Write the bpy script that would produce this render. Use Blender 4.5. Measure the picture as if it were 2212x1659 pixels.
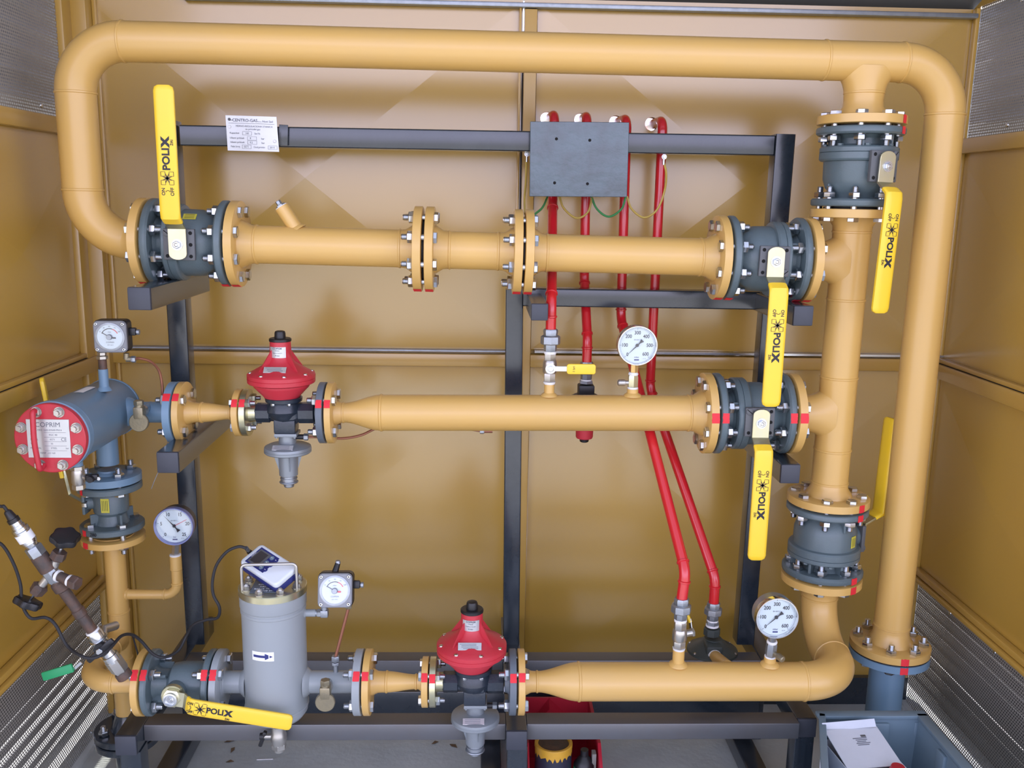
import bpy, bmesh, math, random
from mathutils import Vector, Matrix
random.seed(7)
V = Vector
C = bpy.context.scene.collection
pi = math.pi
for o in list(bpy.data.objects): bpy.data.objects.remove(o)

# ------------------------------------------------------------------ camera, world, sun, exposure
H = 1.52                                   # eye height over the concrete
FPX, CX, CY = 1981.0, 1106.0, 829.5
ya, pt, ro = [math.radians(a) for a in (2.0008, 11.2052, 0.9655)]
FW = V((math.sin(ya)*math.cos(pt), math.cos(ya)*math.cos(pt), -math.sin(pt)))
RT = FW.cross(V((0, 0, 1))).normalized(); UP = RT.cross(FW)
R2 = RT*math.cos(ro) + UP*math.sin(ro); U2 = UP*math.cos(ro) - RT*math.sin(ro)
cd = bpy.data.cameras.new('camera'); cam = bpy.data.objects.new('camera', cd); C.objects.link(cam)
m = Matrix((R2, U2, -FW)).transposed().to_4x4(); m.translation = V((0, 0, H)); cam.matrix_world = m
cd.sensor_fit = 'HORIZONTAL'; cd.sensor_width = 36.0; cd.lens = 36.0*FPX/2212.0
cd.clip_start = 0.02; cd.clip_end = 200
bpy.context.scene.camera = cam

w = bpy.data.worlds.new('sky'); bpy.context.scene.world = w; w.use_nodes = True
nt = w.node_tree; nt.nodes.clear()
wo = nt.nodes.new('ShaderNodeOutputWorld'); bg = nt.nodes.new('ShaderNodeBackground')
tc = nt.nodes.new('ShaderNodeTexCoord'); sp = nt.nodes.new('ShaderNodeSeparateXYZ'); cr = nt.nodes.new('ShaderNodeValToRGB')
mr = nt.nodes.new('ShaderNodeMapRange'); mr.inputs[1].default_value = -1; mr.inputs[2].default_value = 1
nt.links.new(tc.outputs['Generated'], sp.inputs[0]); nt.links.new(sp.outputs['Z'], mr.inputs[0]); nt.links.new(mr.outputs[0], cr.inputs[0])
nt.links.new(cr.outputs[0], bg.inputs[0]); nt.links.new(bg.outputs[0], wo.inputs[0])
el = cr.color_ramp.elements
el[0].position = 0.0; el[0].color = (0.30, 0.29, 0.28, 1)
el[1].position = 1.0; el[1].color = (0.62, 0.74, 1.0, 1)
el[0].color = (0.50, 0.49, 0.46, 1); el[1].color = (0.20, 0.24, 0.34, 1)
e = el.new(0.485); e.color = (0.46, 0.45, 0.43, 1)
e = el.new(0.515); e.color = (0.86, 0.84, 1.12, 1)
e = el.new(0.60); e.color = (1.02, 1.02, 1.42, 1)
e = el.new(0.72); e.color = (0.40, 0.42, 0.55, 1)
bg.inputs[1].default_value = 2.75
sd = bpy.data.lights.new('sun', 'SUN'); sd.energy = 6.0; sd.angle = math.radians(1.0); sd.color = (1, 0.95, 0.86)
sun = bpy.data.objects.new('sun', sd); C.objects.link(sun)
sun.rotation_euler = V((0.25, -0.60, -1.0)).to_track_quat('-Z', 'Y').to_euler(); sun.location = (-4, 4, 5)

sc = bpy.context.scene
sc.view_settings.view_transform = 'Standard'; sc.view_settings.look = 'None'
sc.view_settings.gamma = 1; sc.view_settings.use_curve_mapping = False
sc.view_settings.exposure = 0.24

# ------------------------------------------------------------------ measuring helpers (sight lines of the camera)
def ray(x, y): return R2*((x-CX)/FPX) - U2*((y-CY)/FPX) + FW
def at(x, y, Y):
    d = ray(x, y); return d*(Y/d.y) + V((0, 0, H))
def atX(x, y, X):
    d = ray(x, y); return d*(X/d.x) + V((0, 0, H))
def atZ(x, y, Z):
    d = ray(x, y); return d*((Z-H)/d.z) + V((0, 0, H))
def pxm(p): return (p-V((0, 0, H))).dot(FW)/FPX      # metres per pixel at a point
X0, Y0, Z0 = V((1, 0, 0)), V((0, 1, 0)), V((0, 0, 1))
FR = V((0, -1, 0))
YM, YB = 2.20, 1.972                     # plane of the main pipework, plane of the bottom line

# ------------------------------------------------------------------ materials
def mat(name, col, rough=.5, metal=0, noise=0, nscale=30, col2=None, coat=0, bump=0, bscale=200, spec=.5, aniso=None):
    m = bpy.data.materials.new(name); m.use_nodes = True; n = m.node_tree; p = n.nodes['Principled BSDF']
    p.inputs['Base Color'].default_value = (*col, 1); p.inputs['Roughness'].default_value = rough
    p.inputs['Metallic'].default_value = metal; p.inputs['Coat Weight'].default_value = coat
    p.inputs['Coat Roughness'].default_value = .18; p.inputs['Specular IOR Level'].default_value = spec
    t = n.nodes.new('ShaderNodeTexCoord')
    if noise or col2:
        a = n.nodes.new('ShaderNodeTexNoise'); a.inputs['Scale'].default_value = nscale; a.inputs['Detail'].default_value = 6
        a.inputs['Roughness'].default_value = .62
        n.links.new(t.outputs['Object'], a.inputs['Vector'])
        r = n.nodes.new('ShaderNodeMapRange'); r.inputs[1].default_value = .42; r.inputs[2].default_value = .72
        n.links.new(a.outputs['Fac'], r.inputs[0])
        mx = n.nodes.new('ShaderNodeMix'); mx.data_type = 'RGBA'
        mx.inputs['A'].default_value = (*col, 1); mx.inputs['B'].default_value = (*(col2 or [c*.75 for c in col]), 1)
        ml = n.nodes.new('ShaderNodeMath'); ml.operation = 'MULTIPLY'; ml.inputs[1].default_value = noise or 1
        n.links.new(r.outputs[0], ml.inputs[0]); n.links.new(ml.outputs[0], mx.inputs['Factor'])
        n.links.new(mx.outputs['Result'], p.inputs['Base Color'])
    if bump:
        b = n.nodes.new('ShaderNodeTexNoise'); b.inputs['Scale'].default_value = bscale; b.inputs['Detail'].default_value = 4
        n.links.new(t.outputs['Object'], b.inputs['Vector'])
        bb = n.nodes.new('ShaderNodeBump'); bb.inputs['Strength'].default_value = bump; bb.inputs['Distance'].default_value = .002
        n.links.new(b.outputs['Fac'], bb.inputs['Height']); n.links.new(bb.outputs[0], p.inputs['Normal'])
    return m
M_pipe = mat('ochre_pipe_paint', (.63, .388, .108), .36, noise=.35, nscale=5, col2=(.56, .37, .14), coat=.15, spec=.65)
M_wall = mat('ochre_wall_paint', (.48, .290, .046), .25, noise=.25, nscale=2.2, col2=(.43, .262, .05), coat=1.0, spec=1.0)
M_rail = mat('ochre_rail_paint', (.50, .30, .055), .34, noise=.2, nscale=3, coat=.5, spec=.8)
M_black = mat('black_frame_paint', (.016, .024, .034), .22, noise=.5, nscale=14, col2=(.035, .045, .055), coat=.55, spec=.6)
M_steel = mat('bare_mill_steel', (.15, .155, .165), .42, metal=.55, noise=.8, nscale=7, col2=(.15, .14, .135))
M_cap = mat('plastic_end_cap', (.045, .05, .065), .5, noise=.3, nscale=60)
M_valve = mat('valve_grey_enamel', (.098, .138, .152), .42, noise=.35, nscale=25, col2=(.085, .11, .115), bump=.25, bscale=350, coat=.2)
M_plate = mat('valve_pad_grey', (.10, .105, .11), .5, bump=.15)
M_zinc = mat('zinc_plated_steel', (.62, .64, .66), .26, metal=1, noise=.35, nscale=90, col2=(.42, .47, .52))
M_zincd = mat('dull_galvanised_steel', (.36, .39, .42), .42, metal=.8, noise=.6, nscale=45, col2=(.26, .29, .32), bump=.2)
M_pass = mat('yellow_passivated_steel', (.60, .57, .36), .30, metal=.9, noise=.5, nscale=30, col2=(.50, .52, .48))
M_yel = mat('yellow_vinyl_grip', (.90, .60, .028), .38, noise=.25, nscale=9, col2=(.72, .50, .07), coat=.15)
M_red = mat('red_housing_paint', (.52, .028, .045), .42, noise=.35, nscale=16, col2=(.44, .05, .06), bump=.15)
M_redp = mat('red_vent_pipe_paint', (.58, .014, .022), .20, coat=.6)
M_mark = mat('red_marker_paint', (.72, .022, .035), .6)
M_dark = mat('black_cast_body', (.016, .024, .036), .38, noise=.4, nscale=30, col2=(.03, .045, .065), bump=.35, bscale=160, coat=.3)
M_blk = mat('black_plastic', (.012, .012, .014), .4)
M_rub = mat('black_rubber', (.014, .014, .016), .6)
M_grey = mat('light_grey_machine_paint', (.30, .33, .34), .38, noise=.3, nscale=8, col2=(.26, .30, .32), coat=.15)
M_alu = mat('cast_grey_aluminium', (.26, .29, .31), .40, metal=.35, noise=.3, nscale=30, col2=(.22, .25, .28))
M_blue = mat('blue_grey_machine_paint', (.155, .26, .36), .40, noise=.25, nscale=8, col2=(.13, .23, .33), coat=.15)
M_slate = mat('slate_grey_flange', (.12, .145, .17), .42, noise=.3, nscale=20)
M_lbl = mat('silver_label', (.58, .60, .60), .32, metal=.5, noise=.2, nscale=20)
M_wht = mat('white_print', (.80, .82, .84), .5)
M_dial = mat('dial_white', (.60, .70, .73), .5)
M_frm = mat('clear_plastic_frame', (.22, .23, .25), .3)
M_ink = mat('black_ink', (.012, .012, .02), .5)
M_inkl = mat('grey_ink', (.12, .13, .16), .5)
M_brass = mat('tarnished_brass', (.30, .26, .17), .42, metal=.7, noise=.5, nscale=60, col2=(.22, .20, .15), bump=.2)
M_brassb = mat('bright_brass', (.62, .42, .16), .32, metal=.8)
M_nick = mat('nickel_plated_brass', (.50, .48, .44), .30, metal=.85, noise=.3, nscale=50)
M_cop = mat('painted_copper_tube', (.30, .12, .07), .35, metal=.4)
M_chr = mat('chrome', (.72, .72, .74), .15, metal=1)
M_rust = mat('rusty_pipe', (.060, .045, .038), .55, noise=1, nscale=35, col2=(.13, .065, .040), bump=.4)
M_ptfe = mat('white_thread_tape', (.75, .75, .74), .7)
M_grn = mat('green_vinyl_grip', (.012, .28, .10), .45)
M_eng = mat('green_wire', (.04, .26, .07), .45)
M_eyw = mat('yellow_green_wire', (.50, .36, .07), .45)
M_board = mat('dark_painted_board', (.045, .085, .105), .22, noise=1, nscale=11, col2=(.018, .03, .036), bump=.6, bscale=45, coat=.8)
M_navy = mat('navy_plastic', (.022, .030, .16), .4)
M_whp = mat('white_plastic', (.68, .73, .76), .35)
M_crate = mat('blue_grey_crate_plastic', (.16, .235, .29), .42, noise=.3, nscale=12)
M_redc = mat('red_bin_plastic', (.42, .012, .03), .4)
M_card = mat('white_cardboard', (.60, .64, .70), .7, noise=.25, nscale=12)
M_tin = mat('navy_tin_label', (.025, .028, .05), .45)
M_ypl = mat('yellow_spilt_paint', (.66, .36, .035), .4, noise=.3, nscale=30)
M_ylab = mat('yellow_label', (.55, .50, .06), .5)
M_lum = mat('louvre_slat_shaded', (.045, .045, .045), .5, metal=.0, noise=.3, nscale=12)  # lower slats, colour darkened to mute light bounced off the sunlit ground
M_lumu = mat('louvre_slat_lit', (.20, .21, .24), .45, metal=.2)  # upper slats, colour lightened so their faces look lit
M_floor = mat('concrete_floor', (.72, .78, .78), .8, noise=.8, nscale=5, col2=(.54, .58, .58), bump=.5, bscale=60)
M_ground = mat('outside_concrete_ground', (.60, .60, .58), .9, noise=.3, nscale=1)
M_ceil = mat('ceiling_grey_sheet', (.16, .17, .18), .5, metal=.3)
M_drk = mat('hole_black', (.004, .004, .004), .9)
M_blup = mat('blue_marker_paint', (.02, .14, .48), .5)
def mat_glass():
    m = bpy.data.materials.new('gauge_glass'); m.use_nodes = True; n = m.node_tree; n.nodes.clear()
    o = n.nodes.new('ShaderNodeOutputMaterial'); a = n.nodes.new('ShaderNodeBsdfTransparent'); b = n.nodes.new('ShaderNodeBsdfGlossy')
    b.inputs['Roughness'].default_value = .05; x = n.nodes.new('ShaderNodeMixShader'); x.inputs[0].default_value = .05
    n.links.new(a.outputs[0], x.inputs[1]); n.links.new(b.outputs[0], x.inputs[2]); n.links.new(x.outputs[0], o.inputs[0]); return m
M_glass = mat_glass()
def mat_perf():
    # perforated steel: staggered round holes, cut out by position on the sheet
    m = bpy.data.materials.new('perforated_steel_sheet'); m.use_nodes = True; n = m.node_tree
    p = n.nodes['Principled BSDF']; p.inputs['Base Color'].default_value = (.30, .285, .25, 1); p.inputs['Metallic'].default_value = .2
    p.inputs['Roughness'].default_value = .42
    t = n.nodes.new('ShaderNodeTexCoord'); s = n.nodes.new('ShaderNodeSeparateXYZ'); n.links.new(t.outputs['Object'], s.inputs[0])
    def mth(op, a, b=None, c=None):
        q = n.nodes.new('ShaderNodeMath'); q.operation = op
        for i, v in enumerate((a, b, c)):
            if v is None: continue
            if isinstance(v, (int, float)): q.inputs[i].default_value = v
            else: n.links.new(v, q.inputs[i])
        return q.outputs[0]
    pitch = .0085
    v = mth('DIVIDE', s.outputs['Z'], pitch*.87); row = mth('FLOOR', v); fz = mth('SUBTRACT', mth('SUBTRACT', v, row), .5)
    sh = mth('MULTIPLY', mth('MODULO', mth('ABSOLUTE', row), 2), .5)
    u = mth('ADD', mth('DIVIDE', s.outputs['Y'], pitch), sh); fy = mth('SUBTRACT', mth('FRACT', u), .5)
    d = mth('SQRT', mth('ADD', mth('MULTIPLY', fy, fy), mth('MULTIPLY', mth('MULTIPLY', fz, .87), mth('MULTIPLY', fz, .87))))
    hole = mth('LESS_THAN', d, .29)
    tr = n.nodes.new('ShaderNodeBsdfTransparent'); x = n.nodes.new('ShaderNodeMixShader'); o = n.nodes['Material Output']
    n.links.new(hole, x.inputs[0]); n.links.new(p.outputs[0], x.inputs[1]); n.links.new(tr.outputs[0], x.inputs[2]); n.links.new(x.outputs[0], o.inputs[0])
    return m
M_perf = mat_perf()

# ------------------------------------------------------------------ mesh kit (all coordinates are world metres)
def frame(o, x, z):
    x = V(x).normalized(); z = V(z); z = (z-x*z.dot(x)).normalized(); y = z.cross(x)
    m = Matrix((x, y, z)).transposed().to_4x4(); m.translation = V(o); return m
def perp(d):
    d = V(d).normalized(); r = V((0, 0, 1)) if abs(d.z) < .9 else V((0, -1, 0))
    return (r-d*r.dot(d)).normalized()
class B:
    def __init__(s): s.v = []; s.f = []; s.mi = []; s.mats = []
    def mat(s, m):
        if m not in s.mats: s.mats.append(m)
        return s.mats.index(m)
    def add(s, vs, fs, m):
        k = len(s.v); i = s.mat(m); s.v += [V(a) for a in vs]
        for f in fs: s.f.append([k+a for a in f]); s.mi.append(i)
    def addbm(s, bm, M, m):
        bm.verts.index_update(); s.add([M @ v.co for v in bm.verts], [[v.index for v in f.verts] for f in bm.faces], m); bm.free()
    def lathe(s, o, d, prof, m, seg=40, a0=0, ref=None, c0=True, c1=True):
        o = V(o); d = V(d).normalized(); r = V(ref) if ref is not None else perp(d); r = (r-d*r.dot(d)).normalized(); q = d.cross(r)
        vs = []; fs = []
        for t, rr in prof:
            for i in range(seg):
                a = a0+2*pi*i/seg; vs.append(o+d*t+(r*math.cos(a)+q*math.sin(a))*max(rr, 1e-5))
        for j in range(len(prof)-1):
            for i in range(seg):
                i2 = (i+1) % seg; fs.append([j*seg+i, j*seg+i2, (j+1)*seg+i2, (j+1)*seg+i])
        if c0: fs.append([i for i in range(seg)][::-1])
        if c1: fs.append([(len(prof)-1)*seg+i for i in range(seg)])
        s.add(vs, fs, m)
    def cyl(s, p0, p1, r, m, r2=None, seg=24):
        p0 = V(p0); p1 = V(p1); L = (p1-p0).length; s.lathe(p0, p1-p0, [(0, r), (L, r if r2 is None else r2)], m, seg)
    def rod(s, p0, p1, r, m, seg=24, ch=.001):
        p0 = V(p0); p1 = V(p1); L = (p1-p0).length; s.lathe(p0, p1-p0, [(0, r-ch), (ch, r), (L-ch, r), (L, r-ch)], m, seg)
    def hexa(s, o, d, r, h, m, ref=None, a0=0):
        s.lathe(o, d, [(0, r*.93), (h*.10, r), (h*.86, r), (h, r*.86)], m, 6, a0, ref)
    def sweep(s, pts, r, m, seg=16, caps=True):
        pts = [V(p) for p in pts]; n = len(pts); T = []
        for i in range(n):
            a = pts[max(i-1, 0)]; b = pts[min(i+1, n-1)]; T.append((b-a).normalized())
        N = perp(T[0]); vs = []; fs = []
        for i in range(n):
            N = (N-T[i]*N.dot(T[i])).normalized(); Q = T[i].cross(N); rr = r[i] if isinstance(r, (list, tuple)) else r
            for k in range(seg):
                a = 2*pi*k/seg; vs.append(pts[i]+(N*math.cos(a)+Q*math.sin(a))*rr)
        for j in range(n-1):
            for k in range(seg):
                k2 = (k+1) % seg; fs.append([j*seg+k, j*seg+k2, (j+1)*seg+k2, (j+1)*seg+k])
        if caps: fs.append(list(range(seg))[::-1]); fs.append([(n-1)*seg+k for k in range(seg)])
        s.add(vs, fs, m)
    def box(s, M, sx, sy, sz, m, bev=0, seg=2):
        bm = bmesh.new(); bmesh.ops.create_cube(bm, size=1); bmesh.ops.scale(bm, vec=(sx, sy, sz), verts=bm.verts)
        if bev: bmesh.ops.bevel(bm, geom=list(bm.edges), offset=bev, segments=seg, affect='EDGES', profile=.5)
        if not isinstance(M, Matrix): M = Matrix.Translation(V(M))
        s.addbm(bm, M, m)
    def prism(s, pts, M, h, m, bev=0, seg=2):
        bm = bmesh.new(); vs = [bm.verts.new((x, y, 0)) for x, y in pts]; f = bm.faces.new(vs)
        r = bmesh.ops.extrude_face_region(bm, geom=[f]); bmesh.ops.translate(bm, vec=(0, 0, h), verts=[g for g in r['geom'] if isinstance(g, bmesh.types.BMVert)])
        bmesh.ops.recalc_face_normals(bm, faces=bm.faces)
        if bev: bmesh.ops.bevel(bm, geom=[e for e in bm.edges], offset=bev, segments=seg, affect='EDGES', profile=.5)
        s.addbm(bm, M, m)
    def tubebar(s, p0, p1, wx, wy, m, up=None, rc=.004):      # rectangular hollow section with rounded long edges
        p0 = V(p0); p1 = V(p1); d = (p1-p0); L = d.length; d.normalize()
        u = V(up) if up is not None else perp(d); M = frame(p0, u.cross(d) if False else (u-d*u.dot(d)).normalized(), d)
        pts = rrect(wx, wy, rc); s.prism(pts, M, L, m)
    def text(s, t, M, size, m, ext=.0003, off=0, sx=1, align='CENTER'):
        bmm = textmesh(t, size, ext, off, align); 
        s.add([M @ V((v[0]*sx, v[1], v[2])) for v in bmm[0]], bmm[1], m)
    def mark(s, o, d, t0, t1, R, ang, wdt, m=None, ref=None):  # brush mark of marker paint on a flange rim
        o = V(o); d = V(d).normalized(); r = V(ref); r = (r-d*r.dot(d)).normalized(); q = d.cross(r); vs = []; fs = []; n = 7; da = wdt/R
        for i in range(n+1):
            a = ang-da/2+da*i/n; j0 = random.uniform(0, .0016); j1 = random.uniform(0, .0016)
            for t, rr in ((t0+j0, R-.0004), (t0+j0, R+.0007), (t1-j1, R+.0007), (t1-j1, R-.0004)):
                vs.append(o+d*t+(r*math.cos(a)+q*math.sin(a))*rr)
        for i in range(n):
            for k in range(3): fs.append([i*4+k, i*4+k+1, i*4+5+k, i*4+4+k])
        s.add(vs, fs, m or M_mark)
_tx = {}
def textmesh(t, size, ext, off, align):
    k = (t, size, ext, off, align)
    if k not in _tx:
        cu = bpy.data.curves.new('t', 'FONT'); cu.body = t; cu.size = size; cu.extrude = ext; cu.offset = off; cu.align_x = align; cu.align_y = 'CENTER'
        cu.resolution_u = 3
        ob = bpy.data.objects.new('t', cu); me = ob.to_mesh()
        _tx[k] = ([tuple(v.co) for v in me.vertices], [list(p.vertices) for p in me.polygons])
        ob.to_mesh_clear(); bpy.data.objects.remove(ob); bpy.data.curves.remove(cu)
    return _tx[k]
def rrect(w, h, r, n=4):
    o = []
    for cx, cy, a0 in ((w/2-r, h/2-r, 0), (-w/2+r, h/2-r, 90), (-w/2+r, -h/2+r, 180), (w/2-r, -h/2+r, 270)):
        for i in range(n+1):
            a = math.radians(a0+90*i/n); o.append((cx+r*math.cos(a), cy+r*math.sin(a)))
    return o
def rpath(pts, rad, n=8):
    pts = [V(p) for p in pts]; out = [pts[0]]
    for i in range(1, len(pts)-1):
        a = (pts[i-1]-pts[i]).normalized(); b = (pts[i+1]-pts[i]).normalized(); R = rad[i-1] if isinstance(rad, (list, tuple)) else rad
        ang = a.angle(b); t = R/math.tan(ang/2); c = pts[i]+(a+b).normalized()*(R/math.sin(ang/2))
        p0 = pts[i]+a*t; p1 = pts[i]+b*t; u = (p0-c); v = (p1-c); tot = u.angle(v)
        for k in range(n+1):
            f = k/n; out.append(c+(u*math.sin((1-f)*tot)+v*math.sin(f*tot))/math.sin(tot))
    out.append(pts[-1]); return out
def spline(pts, n=10):
    pts = [V(p) for p in pts]; P = [pts[0]*2-pts[1]]+pts+[pts[-1]*2-pts[-2]]; out = []
    for i in range(1, len(P)-2):
        for k in range(n):
            t = k/n; out.append(.5*((2*P[i])+(P[i+1]-P[i-1])*t+(2*P[i-1]-5*P[i]+4*P[i+1]-P[i+2])*t*t+(3*P[i]-P[i-1]-3*P[i+1]+P[i+2])*t**3))
    out.append(pts[-1]); return out
# ------------------------------------------------------------------ objects
LOC = {}
def tag(o, label=None, cat=None, group=None, kind=None):
    if label: o['label'] = label
    if cat: o['category'] = cat
    if group: o['group'] = group
    if kind: o['kind'] = kind
    return o
def thing(name, label, cat, loc, group=None):
    o = bpy.data.objects.new(name, None); C.objects.link(o); o.location = V(loc); o.empty_display_size = .03; LOC[o.name] = V(loc); return tag(o, label, cat, group)
def mesh(b, name, loc, ang=35):
    me = bpy.data.meshes.new(name); me.from_pydata([tuple(v-loc) for v in b.v], [], b.f)
    for m in b.mats: me.materials.append(m)
    me.polygons.foreach_set('material_index', b.mi); me.update()
    bm = bmesh.new(); bm.from_mesh(me); bmesh.ops.recalc_face_normals(bm, faces=bm.faces); bm.to_mesh(me); bm.free()
    me.shade_smooth(); me.set_sharp_from_angle(angle=math.radians(ang))
    if name == 'panel' or name.startswith('wall_'): me.shade_flat()
    return me
def part(name, b, par, label=None, kind=None):
    loc = LOC[par.name]; o = bpy.data.objects.new(name, mesh(b, name, loc)); C.objects.link(o); o.parent = par; LOC[o.name] = loc
    if label: o['label'] = label
    if kind: o['kind'] = kind
    return o
def single(name, b, label, cat, group=None, kind=None):
    lo = V((min(v.x for v in b.v), min(v.y for v in b.v), min(v.z for v in b.v))); hi = V((max(v.x for v in b.v), max(v.y for v in b.v), max(v.z for v in b.v)))
    loc = V(((lo.x+hi.x)/2, (lo.y+hi.y)/2, lo.z)); o = bpy.data.objects.new(name, mesh(b, name, loc)); C.objects.link(o); o.location = loc
    LOC[o.name] = loc; return tag(o, label, cat, group, kind)
def inst(name, me, par, M):
    o = bpy.data.objects.new(name, me); C.objects.link(o); o.parent = par
    o.matrix_local = Matrix.Translation(-LOC[par.name]) @ M; LOC[o.name] = LOC[par.name]; return o
def struct(name, b, label=None):
    me = mesh(b, name, V((0, 0, 0))); o = bpy.data.objects.new(name, me); C.objects.link(o); o['kind'] = 'structure'; LOC[o.name] = V((0, 0, 0)); return o
def copy_tree(o, par=None):
    c = o.copy(); C.objects.link(c); c.parent = par; LOC[c.name] = LOC[o.name]
    for ch in [x for x in bpy.data.objects if x.parent == o]: copy_tree(ch, c)
    return c
def boxpts(a, b): return Matrix.Translation((V(a)+V(b))/2), abs(b[0]-a[0]), abs(b[1]-a[1]), abs(b[2]-a[2])
def slab(b, lo, hi, m, bev=0): M, x, y, z = boxpts(lo, hi); b.box(M, x, y, z, m, bev)

_bolt = {}
def boltmesh(L, s, d=0):
    k = (round(L, 4), s)
    if k not in _bolt:
        b = B(); r = .0138*s; hh = .0095*s; nh = .0125*s; sr = .0076*s; pr = .013*s
        b.hexa((0, 0, 0), (-1, 0, 0), r, hh, M_zinc, ref=(0, 0, 1)); b.lathe((0, 0, 0), (1, 0, 0), [(0, sr), (L, sr)], M_zinc, 12)
        b.hexa((L, 0, 0), (1, 0, 0), r, nh, M_zinc, ref=(0, .4, 1))
        pf = [(L+nh-.001, sr)]; nn = 6
        for i in range(nn): t = L+nh+pr*i/nn; pf += [(t, sr), (t+pr/nn*.5, sr*.86)]
        pf.append((L+nh+pr, sr*.8)); b.lathe((0, 0, 0), (1, 0, 0), pf, M_zinc, 12)
        _bolt[k] = mesh(b, 'bolt', V((0, 0, 0)))
    return _bolt[k]
def bolts(par, o, d, L, n, rc, s=1, phase=None, ref=None):
    """n bolts round axis d; heads bear on the plane through o, nuts lie L further along d"""
    o = V(o); d = V(d).normalized(); r = V(ref) if ref is not None else perp(d); q = d.cross(r); ph = pi/n if phase is None else phase; me = boltmesh(L, s)
    for i in range(n):
        a = ph+2*pi*i/n; u = r*math.cos(a)+q*math.sin(a); M = frame(o+u*rc, d, u)
        M = M @ Matrix.Rotation(random.uniform(-.5, .5), 4, 'X'); inst('bolt', me, par, M)
def flange(b, o, d, R, t, m, neck=None, nl=.0, hub=None, raised=True):
    """disc from o along d (o = jointing face), with an optional weld neck going on along d"""
    e = .0018; pf = [(0, R*.62), (.0, R*.62)] if raised else []
    pf = [(-.002, R*.66), (0, R*.66), (0, R-e), (e*.5, R), (t-e*.5, R), (t, R-e)]
    if neck: h = hub or neck*1.28; pf += [(t, h), (t+nl*.15, h*.98), (t+nl*.6, neck*1.03), (t+nl, neck)]
    b.lathe(o, d, pf, m, 56)
def weld(b, o, d, r, m, w=.0035):
    b.lathe(V(o)-V(d).normalized()*w, d, [(0, r-.0005), (w*.5, r+.0018), (w*1.5, r+.0018), (w*2, r-.0005)], m, 48)

# ------------------------------------------------------------------ the cabinet
XL, XR, YW, ZC = -1.09, 1.339, 2.60, H+.535
ZU, ZLG, ZT = H+.174, H-.430, H-1.088            # upper rail, middle ledge, lower trim on the side walls
YF = 1.62                                        # open front
def crossbreak(b, x0, x1, z0, z1, d, m, n=1):    # sheet panel with an X fold standing proud towards the room
    cx, cz = (x0+x1)/2, (z0+z1)/2
    vs = [(x0, YW, z0), (x1, YW, z0), (x1, YW, z1), (x0, YW, z1), (cx, YW-d, cz)]
    b.add(vs, [[0, 1, 4], [1, 2, 4], [2, 3, 4], [3, 0, 4]], m)
b = B(); xs = at(1123, 500, YW).x; xs2 = at(1152, 500, YW).x; zs = at(1100, 757, YW).z; zl = at(1100, 790, YW).z
slab(b, (XL, YW+.003, .02), (xs-.002, YW+.028, ZC), M_wall)
wl = struct('wall_back', b)
b = B(); crossbreak(b, XL+.02, xs-.004, zs+.004, ZC-.01, .020, M_wall); crossbreak(b, XL+.02, xs-.01, .05, zl, .012, M_wall)
c = part('panel', b, wl)
# right leaf, drilled for the four vent pipes
YR = 2.475; tops = [(1198, 247), (1268, 250), (1354, 256), (1432, 260)]
vx = [V((at(x_, 262, YW).x, YW, at(*t_, YR).z)) for x_, t_ in zip((1184, 1257, 1332, 1409), tops)]
b = B(); slab(b, (xs+.0015, YW+.003, .02), (XR, YW+.028, ZC), M_wall); leafm = mesh(b, 'leaf', V((0, 0, 0)))
b = B(); crossbreak(b, xs2, XR-.02, zs+.004, ZC-.01, .020, M_wall); bm0 = mesh(b, 'panel', V((0, 0, 0)))
cut = B()
for p in vx: cut.cyl((p.x-.0035, YW-.08, p.z), (p.x-.0035, YW+.1, p.z), .0178, M_drk, seg=28)
def boolean(me, cutb, solid=False):
    o = bpy.data.objects.new('x', me); C.objects.link(o); k = bpy.data.objects.new('k', mesh(cutb, 'k', V((0, 0, 0)))); C.objects.link(k)
    if solid: s = o.modifiers.new('s', 'SOLIDIFY'); s.thickness = .0015; s.offset = -1
    q = o.modifiers.new('b', 'BOOLEAN'); q.operation = 'DIFFERENCE'; q.object = k; q.solver = 'EXACT'
    dg = bpy.context.evaluated_depsgraph_get(); r = bpy.data.meshes.new_from_object(o.evaluated_get(dg))
    bpy.data.objects.remove(o); bpy.data.objects.remove(k); return r
r1 = boolean(leafm, cut); wr = bpy.data.objects.new('wall_back_right', r1); C.objects.link(wr); wr['kind'] = 'structure'; LOC[wr.name] = V((0, 0, 0))
r2 = boolean(bm0, cut, False); r2.shade_flat(); o = bpy.data.objects.new('panel', r2); C.objects.link(o); o.parent = wr
b = B(); crossbreak(b, xs2, XR-.02, .05, zl, .012, M_wall); part('panel', b, wr)
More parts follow.
